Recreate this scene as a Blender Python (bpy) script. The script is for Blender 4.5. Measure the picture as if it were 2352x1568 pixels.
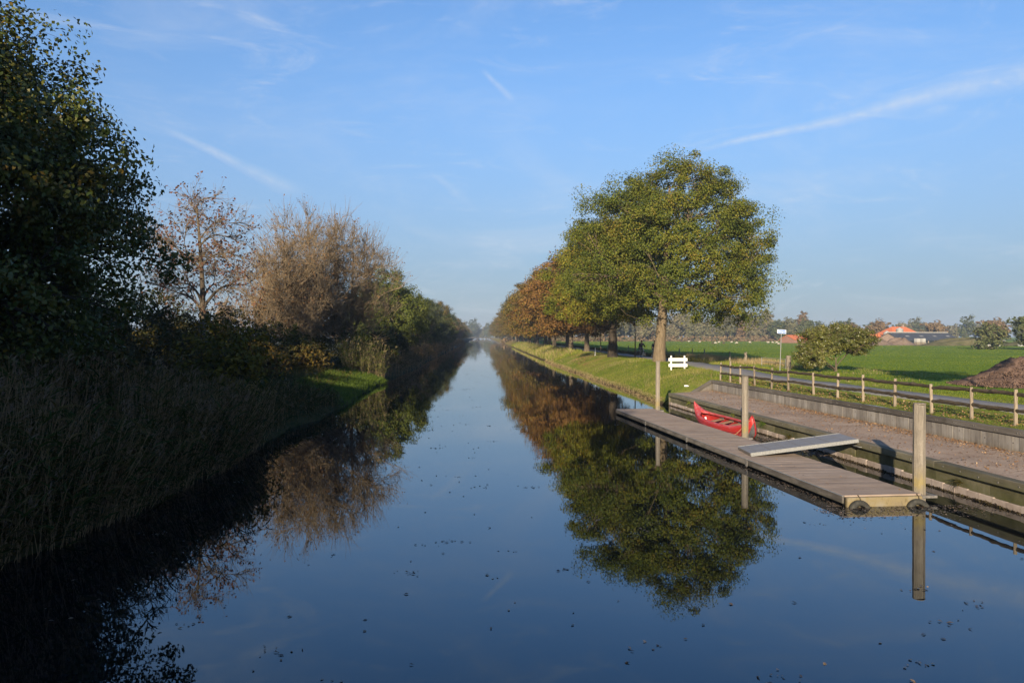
import bpy, math, random
import numpy as np
from mathutils import Vector, Matrix

R = math.radians
for o in list(bpy.data.objects): bpy.data.objects.remove(o, do_unlink=True)
scene = bpy.context.scene
col = scene.collection

# ------------------------------------------------------------------ camera
cam_d = bpy.data.cameras.new('camera'); cam = bpy.data.objects.new('camera', cam_d); col.objects.link(cam)
cam_d.lens = 28.0; cam_d.sensor_width = 36.0; cam_d.clip_start = .1; cam_d.clip_end = 8000
cam.location = (0, 0, 3.7); cam.rotation_euler = (R(90 - .376), 0, R(-2.223))
scene.camera = cam
scene.render.resolution_x = 1024; scene.render.resolution_y = 682

# ------------------------------------------------------------------ exposure and sampling
scene.render.engine = 'CYCLES'
vs = scene.view_settings
vs.view_transform = 'Standard'; vs.look = 'None'; vs.gamma = 1.0; vs.exposure = 1.1; vs.use_curve_mapping = False
cy = scene.cycles
cy.max_bounces = 4; cy.diffuse_bounces = 1; cy.glossy_bounces = 2; cy.transmission_bounces = 2
cy.transparent_max_bounces = 4; cy.volume_bounces = 0; cy.use_denoising = True
cy.sample_clamp_indirect = 6

# ------------------------------------------------------------------ sun and sky
SUN_EL = 15.0; SUN_AZ = 18.0                       # light travels along +Y, 18 degrees towards +X
sd = Vector((math.sin(R(SUN_AZ)) * math.cos(R(SUN_EL)), math.cos(R(SUN_AZ)) * math.cos(R(SUN_EL)), -math.sin(R(SUN_EL))))
sun_d = bpy.data.lights.new('sun', 'SUN'); sun = bpy.data.objects.new('sun', sun_d); col.objects.link(sun)
sun_d.energy = 5.0; sun_d.angle = R(.53); sun_d.color = (1.0, .85, .64)
sun.rotation_euler = sd.to_track_quat('-Z', 'Y').to_euler(); sun.location = (-20, -60, 40)

world = bpy.data.worlds.new('World'); scene.world = world; world.use_nodes = True
wt = world.node_tree; wn = wt.nodes; wl = wt.links; wn.clear()
def wmath(op, a, b=None, c=None, clamp=False):
    n = wn.new('ShaderNodeMath'); n.operation = op; n.use_clamp = clamp
    for i, v in enumerate((a, b, c)):
        if v is None: continue
        if isinstance(v, (int, float)): n.inputs[i].default_value = v
        else: wl.new(v, n.inputs[i])
    return n.outputs[0]
def wdot(a, v):
    n = wn.new('ShaderNodeVectorMath'); n.operation = 'DOT_PRODUCT'; wl.new(a, n.inputs[0]); n.inputs[1].default_value = v
    return n.outputs['Value']
def wsmooth(v, a, b, lo=0., hi=1.):
    n = wn.new('ShaderNodeMapRange'); n.interpolation_type = 'SMOOTHSTEP'; wl.new(v, n.inputs[0])
    n.inputs[1].default_value = a; n.inputs[2].default_value = b; n.inputs[3].default_value = lo; n.inputs[4].default_value = hi
    return n.outputs[0]
sky = wn.new('ShaderNodeTexSky'); sky.sky_type = 'NISHITA'; sky.sun_disc = False
sky.sun_elevation = R(SUN_EL); sky.sun_rotation = R(180 + SUN_AZ)
sky.altitude = 0; sky.air_density = .95; sky.dust_density = 0.0; sky.ozone_density = 4.6
wout = wn.new('ShaderNodeOutputWorld')
bg = wn.new('ShaderNodeBackground'); bg.inputs[1].default_value = .092
wl.new(sky.outputs[0], bg.inputs[0])
tc = wn.new('ShaderNodeTexCoord'); D = tc.outputs['Generated']
def wnoise(scale, detail, rough, mapscale=(1, 1, 1), rot=(0, 0, 0), dist=0.):
    m = wn.new('ShaderNodeMapping'); m.inputs['Scale'].default_value = mapscale; m.inputs['Rotation'].default_value = rot
    wl.new(D, m.inputs[0]); n = wn.new('ShaderNodeTexNoise'); wl.new(m.outputs[0], n.inputs['Vector'])
    n.inputs['Scale'].default_value = scale; n.inputs['Detail'].default_value = detail; n.inputs['Roughness'].default_value = rough
    n.inputs['Distortion'].default_value = dist
    return n.outputs[0]
def ray(px, py):                                   # a bearing in the sky, from surveyed picture angles
    u = (px - 1176) / 1829.3; v = -(py - 784) / 1829.3
    th = R(2.223); ph = R(.376)
    fw = Vector((math.sin(th) * math.cos(ph), math.cos(th) * math.cos(ph), -math.sin(ph)))
    rt = Vector((math.cos(th), -math.sin(th), 0)); up = rt.cross(fw)
    return (fw + rt * u + up * v).normalized()
fine = wnoise(38, 5, .65)
wob = wmath('MULTIPLY', wmath('SUBTRACT', wnoise(9, 3, .6), .5), .013)
cloud = None
def contrail(a, b, w0, w1, amt, fade):
    """a vapour trail along the great circle through bearings a and b, w0/w1 half-widths at its ends"""
    global cloud
    a = ray(*a); b = ray(*b); n = a.cross(b).normalized(); mid = (a + b).normalized(); u = n.cross(mid).normalized()
    if u.dot(b - a) < 0: u = -u
    half = abs(u.dot(b))
    s = wdot(D, u); t = wmath('ABSOLUTE', wmath('ADD', wdot(D, n), wob))
    w = wsmooth(s, -half, half, w0, w1)
    across = wmath('SUBTRACT', 1.0, wmath('DIVIDE', t, w), clamp=True)
    along = wmath('MULTIPLY', wsmooth(s, -half - fade * .2, -half + fade), wsmooth(s, half + fade * .2, half - fade))
    m = wmath('MULTIPLY', wmath('MULTIPLY', across, along), wmath('MULTIPLY', wsmooth(fine, .25, .75, .35, 1.), amt))
    m = wmath('MULTIPLY', m, wsmooth(wdot(D, mid), .5, .7))
    cloud = m if cloud is None else wmath('ADD', cloud, m)
contrail((1590, 352), (2700, 90), .004, .019, .50, .06)
contrail((365, 292), (705, 448), .005, .012, .40, .05)
contrail((1105, 160), (1182, 234), .004, .005, .34, .015)
contrail((985, 392), (1085, 476), .005, .009, .22, .025)
ci1 = wsmooth(wnoise(2.6, 6, .62, (1, 1, 3.2), (.25, .2, .4), .7), .46, .80)
ci2 = wsmooth(wnoise(6.5, 6, .68, (1, 1, 4.5), (-.2, .35, 1.1), 1.2), .50, .86)
cirrus = wmath('ADD', wmath('MULTIPLY', ci1, .30), wmath('MULTIPLY', ci2, .36))
z = wn.new('ShaderNodeSeparateXYZ'); wl.new(D, z.inputs[0])
veil = wsmooth(z.outputs[2], .42, -.02, 0., .86)    # autumn haze layer, thicker seen edge-on towards the horizon
above = wsmooth(z.outputs[2], -.02, .03)
tot = wmath('MINIMUM', wmath('MULTIPLY', wmath('ADD', cirrus, cloud), above), .8)
bgh = wn.new('ShaderNodeBackground'); bgh.inputs[0].default_value = (.62, .74, 1.0, 1); bgh.inputs[1].default_value = .185
bgc = wn.new('ShaderNodeBackground'); bgc.inputs[0].default_value = (.86, .92, 1.0, 1); bgc.inputs[1].default_value = .40
mh = wn.new('ShaderNodeMixShader'); wl.new(veil, mh.inputs[0]); wl.new(bg.outputs[0], mh.inputs[1]); wl.new(bgh.outputs[0], mh.inputs[2])
mx = wn.new('ShaderNodeMixShader'); wl.new(tot, mx.inputs[0]); wl.new(mh.outputs[0], mx.inputs[1]); wl.new(bgc.outputs[0], mx.inputs[2])
wl.new(mx.outputs[0], wout.inputs[0])

# ------------------------------------------------------------------ helpers
def tag(o, label=None, cat=None, group=None, kind=None):
    if label: o['label'] = label
    if cat: o['category'] = cat
    if group: o['group'] = group
    if kind: o['kind'] = kind
    return o
def empty(name, loc=(0, 0, 0), rz=0.):
    o = bpy.data.objects.new(name, None); col.objects.link(o); o.location = loc; o.rotation_euler = (0, 0, rz)
    o.empty_display_size = .2
    return o
def mesh_np(name, V, Fs, mat=None, smooth=False):
    me = bpy.data.meshes.new(name)
    V = np.asarray(V, dtype=np.float32)
    if not isinstance(Fs, list): Fs = [Fs]
    Fs = [np.asarray(F, dtype=np.int32) for F in Fs if len(F)]
    nl = sum(F.size for F in Fs); nf = sum(len(F) for F in Fs)
    me.vertices.add(len(V)); me.vertices.foreach_set('co', V.ravel())
    me.loops.add(nl); me.polygons.add(nf)
    me.loops.foreach_set('vertex_index', np.concatenate([F.ravel() for F in Fs]))
    tot_ = np.concatenate([np.full(len(F), F.shape[1], dtype=np.int32) for F in Fs])
    st = np.concatenate([[0], np.cumsum(tot_)[:-1]]).astype(np.int32)
    me.polygons.foreach_set('loop_start', st); me.polygons.foreach_set('loop_total', tot_)
    if smooth: me.polygons.foreach_set('use_smooth', np.ones(nf, dtype=bool))
    me.update(calc_edges=True); me.validate()
    if mat: me.materials.append(mat)
    return me
def obj(name, me, parent=None, loc=(0, 0, 0), rot=(0, 0, 0)):
    o = bpy.data.objects.new(name, me); col.objects.link(o); o.location = loc; o.rotation_euler = rot
    if parent: o.parent = parent
    return o
class MB:
    """collects vertices and faces of one part"""
    def __init__(s): s.v = []; s.f = []
    def add(s, V, F):
        b = len(s.v); s.v += [tuple(p) for p in V]; s.f += [tuple(b + i for i in q) for q in F]
    def box(s, x0, x1, y0, y1, z0, z1, M=None, ch=0.):
        if ch:
            V = []
            for zz, e in ((z0, ch), (z0 + ch, 0), (z1 - ch, 0), (z1, ch)):
                V += [(x0 + e, y0 + e, zz), (x1 - e, y0 + e, zz), (x1 - e, y1 - e, zz), (x0 + e, y1 - e, zz)]
            F = [(3, 2, 1, 0), (12, 13, 14, 15)]
            for k in range(3):
                for i in range(4): F.append((4 * k + i, 4 * k + (i + 1) % 4, 4 * k + 4 + (i + 1) % 4, 4 * k + 4 + i))
        else:
            V = [(x0, y0, z0), (x1, y0, z0), (x1, y1, z0), (x0, y1, z0), (x0, y0, z1), (x1, y0, z1), (x1, y1, z1), (x0, y1, z1)]
            F = [(3, 2, 1, 0), (4, 5, 6, 7), (0, 1, 5, 4), (1, 2, 6, 5), (2, 3, 7, 6), (3, 0, 4, 7)]
        if M: V = [tuple(M @ Vector(p)) for p in V]
        s.add(V, F); return s
    def tube(s, pts, r, n=8, cap=True):
        pts = [Vector(p) for p in pts]; rr = r if isinstance(r, (list, tuple)) else [r] * len(pts)
        V = []; F = []; m = len(pts); prev = None
        for i, p in enumerate(pts):
            t = (pts[min(i + 1, m - 1)] - pts[max(i - 1, 0)]).normalized()
            a = prev if prev is not None else (Vector((0, 0, 1)) if abs(t.z) < .9 else Vector((1, 0, 0)))
            a = (a - t * a.dot(t)).normalized(); b = t.cross(a); prev = a
            for k in range(n):
                q = 2 * math.pi * k / n; V.append(p + a * (math.cos(q) * rr[i]) + b * (math.sin(q) * rr[i]))
        for i in range(m - 1):
            for k in range(n): F.append((i * n + k, i * n + (k + 1) % n, (i + 1) * n + (k + 1) % n, (i + 1) * n + k))
        if cap: F.append(tuple(range(n))[::-1]); F.append(tuple((m - 1) * n + k for k in range(n)))
        s.add(V, F); return s
    def ring(s, c, ax, Rr, r, n=28, m=8, sx=1.):
        """torus round axis ax"""
        ax = Vector(ax).normalized(); a = (Vector((0, 0, 1)) if abs(ax.z) < .9 else Vector((1, 0, 0))); a = (a - ax * a.dot(ax)).normalized(); b = ax.cross(a); c = Vector(c)
        V = []; F = []
        for i in range(n):
            q = 2 * math.pi * i / n; d = a * math.cos(q) + b * math.sin(q)
            for k in range(m):
                w = 2 * math.pi * k / m; V.append(c + d * (Rr + r * math.cos(w)) + ax * (r * sx * math.sin(w)))
        for i in range(n):
            for k in range(m): F.append((i * m + k, ((i + 1) % n) * m + k, ((i + 1) % n) * m + (k + 1) % m, i * m + (k + 1) % m))
        s.add(V, F); return s
    def mesh(s, name, mat, smooth=False):
        me = bpy.data.meshes.new(name); me.from_pydata(s.v, [], s.f); me.update()
        if smooth: me.polygons.foreach_set('use_smooth', [True] * len(me.polygons))
        if mat: me.materials.append(mat)
        return me
    def build(s, name, mat, parent=None, loc=(0, 0, 0), rot=(0, 0, 0), smooth=False):
        return obj(name, s.mesh(name, mat, smooth), parent, loc, rot)
def sstep(v, a, b):
    t = np.clip((np.asarray(v, dtype=float) - a) / (b - a), 0, 1); return t * t * (3 - 2 * t)
def unit(v): return v / np.maximum(np.linalg.norm(v, axis=-1, keepdims=True), 1e-9)
_nr = np.random.default_rng(77)
_ph = _nr.uniform(0, 6.28, (14, 3)); _fr = _nr.normal(0, 1, (14, 2))
def wav(x, y, scale):                               # cheap smooth noise, about -1..1
    s = 0
    for i in range(14): s = s + np.sin((x * _fr[i, 0] + y * _fr[i, 1]) * scale + _ph[i, 0]) / (14 ** .5)
    return s * .9

# ------------------------------------------------------------------ materials
def newmat(name):
    m = bpy.data.materials.new(name); m.use_nodes = True; nt = m.node_tree; nt.nodes.clear()
    out = nt.nodes.new('ShaderNodeOutputMaterial')
    return m, nt, out
def nd(nt, t, **k):
    n = nt.nodes.new(t)
    for a, b in k.items(): setattr(n, a, b)
    return n
def ramp(nt, fac, stops):
    r = nt.nodes.new('ShaderNodeValToRGB'); e = r.color_ramp.elements
    while len(e) < len(stops): e.new(.5)
    for i, (p, c) in enumerate(stops): e[i].position = p; e[i].color = (*c, 1)
    nt.links.new(fac, r.inputs[0]); return r.outputs[0]
def noise(nt, scale, detail=4, rough=.6, sc=(1, 1, 1), space='Object', dist=0.):
    t = nt.nodes.new('ShaderNodeTexCoord'); m = nt.nodes.new('ShaderNodeMapping'); m.inputs['Scale'].default_value = sc
    if space == 'World':
        g = nt.nodes.new('ShaderNodeNewGeometry'); nt.links.new(g.outputs['Position'], m.inputs[0])
    else: nt.links.new(t.outputs[space], m.inputs[0])
    n = nt.nodes.new('ShaderNodeTexNoise'); nt.links.new(m.outputs[0], n.inputs['Vector'])
    n.inputs['Scale'].default_value = scale; n.inputs['Detail'].default_value = detail; n.inputs['Roughness'].default_value = rough; n.inputs['Distortion'].default_value = dist
    return n.outputs[0]
def mth(nt, op, a, b=None, clamp=False):
    n = nt.nodes.new('ShaderNodeMath'); n.operation = op; n.use_clamp = clamp
    for i, v in enumerate((a, b)):
        if v is None: continue
        if isinstance(v, (int, float)): n.inputs[i].default_value = v
        else: nt.links.new(v, n.inputs[i])
    return n.outputs[0]
def mixc(nt, f, a, b, blend='MIX'):
    n = nt.nodes.new('ShaderNodeMix'); n.data_type = 'RGBA'; n.blend_type = blend
    for i, v in ((0, f), (6, a), (7, b)):
        if isinstance(v, (int, float)): n.inputs[i].default_value = v
        elif isinstance(v, tuple): n.inputs[i].default_value = (*v, 1)
        else: nt.links.new(v, n.inputs[i])
    return n.outputs[2]
def mrange(nt, v, a, b, lo=0., hi=1.):
    n = nt.nodes.new('ShaderNodeMapRange'); nt.links.new(v, n.inputs[0]); n.interpolation_type = 'SMOOTHSTEP'
    for i, x in ((1, a), (2, b), (3, lo), (4, hi)): n.inputs[i].default_value = x
    return n.outputs[0]
def surf(nt, out, colr, rough=.8, spec=.3, bump=None, bstr=.5, bdist=.02, metal=0.):
    p = nt.nodes.new('ShaderNodeBsdfPrincipled')
    if isinstance(colr, tuple): p.inputs['Base Color'].default_value = (*colr, 1)
    else: nt.links.new(colr, p.inputs['Base Color'])
    if isinstance(rough, (int, float)): p.inputs['Roughness'].default_value = rough
    else: nt.links.new(rough, p.inputs['Roughness'])
    p.inputs['Specular IOR Level'].default_value = spec; p.inputs['Metallic'].default_value = metal
    if bump is not None:
        b = nt.nodes.new('ShaderNodeBump'); b.inputs['Strength'].default_value = bstr; b.inputs['Distance'].default_value = bdist
        nt.links.new(bump, b.inputs['Height']); nt.links.new(b.outputs[0], p.inputs['Normal'])
    nt.links.new(p.outputs[0], out.inputs[0]); return p
def simple(name, c0, c1, scale=8, sc=(1, 1, 1), rough=.8, spec=.3, bstr=.4, bdist=.01, space='Object', detail=5, lo=.3, hi=.7, metal=0., isl=.0):
    m, nt, out = newmat(name); n = noise(nt, scale, detail, .65, sc, space)
    f = n
    if isl:
        g = nd(nt, 'ShaderNodeNewGeometry'); oi = nd(nt, 'ShaderNodeObjectInfo')
        f = mth(nt, 'ADD', n, mth(nt, 'MULTIPLY', mth(nt, 'SUBTRACT', oi.outputs['Random'], .5), isl))
    c = ramp(nt, f, [(lo, c0), (hi, c1)]); surf(nt, out, c, rough, spec, n, bstr, bdist, metal); return m
def leafmat(name, cols, tr=.20, patch=.35, objr=.25, pw=.45, rough=.6, spec=.12):
    m, nt, out = newmat(name); g = nd(nt, 'ShaderNodeNewGeometry'); oi = nd(nt, 'ShaderNodeObjectInfo')
    n = mrange(nt, noise(nt, patch, 3, .6), .3, .7)
    f = mth(nt, 'ADD', mth(nt, 'MULTIPLY', g.outputs['Random Per Island'], 1 - pw), mth(nt, 'MULTIPLY', n, pw))
    f = mth(nt, 'ADD', f, mth(nt, 'MULTIPLY', mth(nt, 'SUBTRACT', oi.outputs['Random'], .5), objr), clamp=True)
    k = len(cols); c = ramp(nt, f, [(i / (k - 1), q) for i, q in enumerate(cols)])
    p = nt.nodes.new('ShaderNodeBsdfPrincipled'); nt.links.new(c, p.inputs['Base Color']); p.inputs['Roughness'].default_value = rough; p.inputs['Specular IOR Level'].default_value = spec
    t = nt.nodes.new('ShaderNodeBsdfTranslucent'); nt.links.new(mixc(nt, .5, c, (.9, .95, .2), 'MULTIPLY'), t.inputs[0])
    mix = nt.nodes.new('ShaderNodeMixShader'); mix.inputs[0].default_value = tr
    nt.links.new(p.outputs[0], mix.inputs[1]); nt.links.new(t.outputs[0], mix.inputs[2]); nt.links.new(mix.outputs[0], out.inputs[0])
    return m
M = {}
M['bark'] = simple('bark_grey_brown', (.045, .034, .024), (.15, .118, .08), 9, (1, 1, .25), .9, .15, .8, .03)
M['bark_oak'] = simple('bark_oak_pale', (.075, .055, .034), (.19, .145, .09), 11, (1, 1, .22), .9, .15, .9, .03)  # paler brown bark colour of the nearest oak
M['bark_dark'] = simple('bark_dark', (.02, .016, .012), (.07, .055, .04), 9, (1, 1, .3), .9, .15, .8, .03)
M['bark_pale'] = simple('bark_pale_twigs', (.12, .09, .055), (.27, .20, .122), 6, (1, 1, .4), .85, .2, .4, .01)
M['oak'] = leafmat('leaves_oak_green', [(.026, .042, .008), (.058, .078, .012), (.095, .108, .015), (.145, .138, .018), (.18, .11, .02)], objr=0.)
M['oak2'] = leafmat('leaves_oak_yellow_green', [(.035, .05, .008), (.075, .092, .01), (.125, .13, .014), (.20, .175, .018), (.18, .09, .018)], objr=0.)
M['oakdark'] = leafmat('leaves_oak_dark_green', [(.018, .034, .008), (.038, .058, .012), (.062, .078, .014), (.10, .09, .014), (.17, .095, .016)], objr=0., spec=.28, rough=.45, patch=.5)
M['orange'] = leafmat('leaves_orange_brown', [(.085, .047, .016), (.15, .078, .022), (.20, .10, .028), (.18, .115, .025), (.09, .082, .018)], objr=.2)
M['olive'] = leafmat('leaves_olive_brown', [(.045, .048, .010), (.085, .075, .015), (.13, .10, .02), (.17, .105, .026), (.075, .075, .015)], objr=.35)
M['darkgreen'] = leafmat('leaves_dark_green', [(.018, .03, .008), (.038, .052, .012), (.065, .075, .016), (.10, .095, .02)], objr=.3)
M['limegreen'] = leafmat('leaves_lime', [(.04, .055, .014), (.075, .092, .018), (.11, .12, .02), (.09, .085, .02)], objr=.1)
M['redbrown'] = leafmat('leaves_red_brown', [(.065, .03, .02), (.115, .052, .032), (.15, .072, .045), (.085, .05, .03)], objr=.1)
M['drybrown'] = leafmat('leaves_dry_brown', [(.08, .045, .02), (.15, .08, .035), (.20, .115, .05), (.11, .08, .035)], objr=.1)
M['shrub'] = leafmat('leaves_shrub_dark', [(.018, .022, .008), (.035, .038, .010), (.075, .055, .012), (.13, .075, .015)], objr=.4)
M['yellowbush'] = leafmat('leaves_yellow_bush', [(.035, .04, .008), (.08, .075, .012), (.15, .115, .015), (.22, .14, .02)], objr=0.)
M['rhodo'] = leafmat('leaves_evergreen_bush', [(.035, .045, .010), (.075, .085, .014), (.12, .12, .02), (.22, .20, .05)], objr=0., rough=.4, spec=.5, patch=1.)
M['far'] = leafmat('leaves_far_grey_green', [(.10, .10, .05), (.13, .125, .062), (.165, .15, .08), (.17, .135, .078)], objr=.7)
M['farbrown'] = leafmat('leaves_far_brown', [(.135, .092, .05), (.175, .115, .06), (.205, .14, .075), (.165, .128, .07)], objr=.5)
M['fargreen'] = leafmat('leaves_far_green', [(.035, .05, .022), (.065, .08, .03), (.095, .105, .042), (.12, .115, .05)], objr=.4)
M['reed'] = leafmat('reed_blades', [(.014, .028, .008), (.028, .046, .012), (.075, .058, .022), (.16, .105, .048)], tr=.2, spec=.03, rough=.9, objr=0., patch=.8, pw=.35)
M['reeddry'] = leafmat('reed_stems_dry', [(.09, .062, .033), (.19, .125, .066), (.32, .215, .12), (.15, .098, .046)], tr=.1, spec=.03, rough=.9, objr=0.)
M['plume'] = leafmat('reed_plumes', [(.10, .07, .05), (.17, .12, .085), (.25, .185, .135)], tr=.2, objr=0.)
M['grassblade'] = leafmat('grass_blades', [(.06, .095, .012), (.11, .155, .016), (.165, .205, .022), (.25, .235, .045), (.33, .26, .10)], tr=.35, objr=0., patch=.25, pw=.55)
M['fieldblade'] = leafmat('field_grass_blades', [(.052, .085, .008), (.09, .126, .011), (.13, .16, .014), (.19, .185, .026)], tr=.3, objr=0., patch=.06, pw=.6)
M['grasslush'] = leafmat('grass_lush', [(.035, .06, .010), (.065, .10, .015), (.10, .145, .02), (.14, .165, .03)], tr=.25, objr=0.)
M['straw'] = leafmat('straw_grass', [(.16, .11, .045), (.26, .19, .09), (.34, .26, .14), (.17, .15, .05)], tr=.25, objr=0., patch=.5)
M['litter'] = leafmat('fallen_leaves', [(.14, .075, .035), (.22, .12, .06), (.30, .18, .09), (.36, .25, .15)], tr=.1, objr=0., patch=3)
M['waterleaf'] = leafmat('floating_leaves', [(.012, .010, .008), (.025, .018, .012), (.06, .042, .026), (.14, .095, .05), (.30, .20, .11)], tr=.0, objr=0., patch=2, rough=.35, spec=.5)
M['scum'] = leafmat('floating_debris', [(.05, .035, .02), (.12, .09, .06), (.22, .17, .12), (.26, .13, .06)], tr=.0, objr=0., patch=2, rough=.5, spec=.4)
M['moss'] = leafmat('wet_moss', [(.008, .006, .004), (.02, .014, .008), (.04, .03, .012), (.06, .05, .015)], tr=.1, objr=0., patch=3)

def ground_mat():
    m, nt, out = newmat('grass_ground')
    g = nd(nt, 'ShaderNodeNewGeometry'); sp = nd(nt, 'ShaderNodeSeparateXYZ'); nt.links.new(g.outputs['Position'], sp.inputs[0])
    n1 = noise(nt, .06, 5, .6, (1, .5, 1), 'World'); n2 = noise(nt, 1.1, 6, .7, (1, 1, 1), 'World'); n3 = noise(nt, 14, 4, .7, (1, 1, 1), 'World')
    n4 = noise(nt, .35, 4, .6, (.25, 1, 1), 'World')
    f = mth(nt, 'ADD', mth(nt, 'MULTIPLY', n1, .35), mth(nt, 'ADD', mth(nt, 'MULTIPLY', n2, .3), mth(nt, 'ADD', mth(nt, 'MULTIPLY', n3, .2), mth(nt, 'MULTIPLY', n4, .25))))
    fld = ramp(nt, f, [(.36, (.072, .122, .007)), (.55, (.116, .18, .010)), (.74, (.165, .222, .018))])
    bank = ramp(nt, mth(nt, 'ADD', mth(nt, 'MULTIPLY', n2, .6), mth(nt, 'MULTIPLY', n3, .4)), [(.30, (.07, .105, .012)), (.48, (.13, .155, .02)), (.60, (.20, .18, .045)), (.75, (.28, .205, .09))])
    isfield = mrange(nt, sp.outputs[0], 20.5, 23.)
    c = mixc(nt, isfield, bank, fld)
    # leaf litter and bare earth under the row of trees
    lit = mth(nt, 'MULTIPLY', mth(nt, 'MULTIPLY', mrange(nt, sp.outputs[0], 20, 16.5), mrange(nt, sp.outputs[0], 9.8, 11.5)), mrange(nt, sp.outputs[1], 70, 90))
    lit = mth(nt, 'MULTIPLY', lit, mrange(nt, noise(nt, .16, 4, .6, (1, 1, 1), 'World'), .42, .60))
    c = mixc(nt, lit, c, mixc(nt, n3, (.20, .10, .04), (.30, .17, .075)))
    # wet brown earth at the waterline
    toe = mrange(nt, mth(nt, 'ADD', sp.outputs[2], mth(nt, 'MULTIPLY', n2, .2)), .34, .16)
    c = mixc(nt, toe, c, (.055, .036, .02))
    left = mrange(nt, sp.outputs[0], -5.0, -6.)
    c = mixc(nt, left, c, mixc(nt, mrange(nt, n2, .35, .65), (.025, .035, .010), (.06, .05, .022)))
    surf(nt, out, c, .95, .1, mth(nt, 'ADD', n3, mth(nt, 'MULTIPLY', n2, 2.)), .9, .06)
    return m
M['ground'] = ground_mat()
def water_mat():
    m, nt, out = newmat('canal_water')
    g = nd(nt, 'ShaderNodeNewGeometry'); sp = nd(nt, 'ShaderNodeSeparateXYZ'); nt.links.new(g.outputs['Position'], sp.inputs[0])
    a = noise(nt, 2.6, 2, .5, (1, 1.2, 1), 'World', .4); b = noise(nt, .55, 2, .5, (1, 1, 1), 'World'); c = noise(nt, 7.5, 2, .5, (.7, 1.3, 1), 'World')
    breeze = mrange(nt, noise(nt, .045, 3, .55, (1.6, .6, 1), 'World'), .42, .62, .25, 1.)
    far = mrange(nt, sp.outputs[1], 20, 70, .55, 1.)
    h = mth(nt, 'ADD', mth(nt, 'MULTIPLY', a, 1.), mth(nt, 'ADD', mth(nt, 'MULTIPLY', b, 2.2), mth(nt, 'MULTIPLY', mth(nt, 'MULTIPLY', c, .55), breeze)))
    h = mth(nt, 'MULTIPLY', h, mth(nt, 'MULTIPLY', far, breeze))
    p = surf(nt, out, (.0012, .0022, .004), .012, .5, h, 1., .0013); p.inputs['IOR'].default_value = 1.62; p.inputs['Specular Tint'].default_value = (.42, .78, 1, 1)
    return m
M['water'] = water_mat()
M['asphalt'] = simple('asphalt_path', (.15, .138, .13), (.25, .23, .215), 5, (1, 1, 1), .9, .25, .3, .006, 'World', 8)
def walkway_mat():
    m, nt, out = newmat('quay_gravel')
    n1 = noise(nt, .8, 5, .65, (1, 1, 1), 'World'); n2 = noise(nt, 26, 5, .75, (1, 1, 1), 'World'); n3 = noise(nt, 5, 5, .7, (1, 1, 1), 'World')
    c = ramp(nt, mth(nt, 'ADD', mth(nt, 'MULTIPLY', n1, .5), mth(nt, 'MULTIPLY', n2, .5)), [(.33, (.215, .145, .10)), (.52, (.335, .25, .188)), (.70, (.44, .345, .27))])
    c = mixc(nt, mrange(nt, n3, .60, .74), c, (.22, .12, .055))
    surf(nt, out, c, .95, .15, n2, .8, .012); return m
M['walkway'] = walkway_mat()
def plank_mat(name, c0, c1, c2, gs=(30, 2, 30), moss=None, rv=.22):
    m, nt, out = newmat(name); oi = nd(nt, 'ShaderNodeObjectInfo')
    g = noise(nt, 1., 6, .7, gs, 'Object'); n2 = noise(nt, 1.3, 5, .65, (1, 1, 1), 'World')
    f = mth(nt, 'ADD', mth(nt, 'MULTIPLY', g, .55), mth(nt, 'ADD', mth(nt, 'MULTIPLY', n2, .45), mth(nt, 'MULTIPLY', mth(nt, 'SUBTRACT', oi.outputs['Random'], .5), rv)))
    c = ramp(nt, f, [(.32, c0), (.5, c1), (.68, c2)])
    if moss:
        mc, lo, hi = moss
        ge = nd(nt, 'ShaderNodeNewGeometry'); sp = nd(nt, 'ShaderNodeSeparateXYZ'); nt.links.new(ge.outputs['Position'], sp.inputs[0])
        n3 = noise(nt, 3.2, 5, .7, (1, 1, 1), 'World')
        k = mth(nt, 'MULTIPLY', mrange(nt, mth(nt, 'ADD', sp.outputs[2], mth(nt, 'MULTIPLY', mth(nt, 'SUBTRACT', n3, .5), .5 * (hi - lo) + .3)), hi, lo), mrange(nt, n3, .38, .6, .25, .95))
        c = mixc(nt, k, c, mc)
    surf(nt, out, c, .88, .2, g, .5, .006); return m
M['deck'] = plank_mat('dock_planks', (.185, .138, .104), (.255, .197, .155), (.32, .255, .208), (2, 34, 20), rv=.10)
M['fascia'] = plank_mat('dock_fascia', (.035, .03, .026), (.085, .075, .066), (.17, .15, .13), (30, 1.5, 12), ((.05, .048, .02), .03, .15))
M['cap'] = plank_mat('quay_cap_timber', (.06, .055, .038), (.115, .10, .072), (.19, .17, .125), (26, 1.2, 26), ((.085, .085, .03), .4, .72))
M['backboard'] = plank_mat('quay_back_boards', (.045, .042, .02), (.10, .09, .05), (.17, .15, .10), (20, 3, 3), ((.06, .065, .015), .05, .5))
M['pile'] = plank_mat('quay_concrete_piles', (.20, .155, .125), (.31, .25, .21), (.38, .32, .275), (6, 9, 2.5), ((.03, .022, .012), -.06, .03))
M['upwall'] = plank_mat('retaining_planks', (.125, .11, .095), (.205, .185, .162), (.29, .268, .24), (6, 14, 1.2), ((.13, .095, .055), .62, .82))
M['coping'] = plank_mat('retaining_coping', (.06, .052, .044), (.095, .083, .07), (.14, .125, .108), (26, 1.0, 26))
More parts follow.
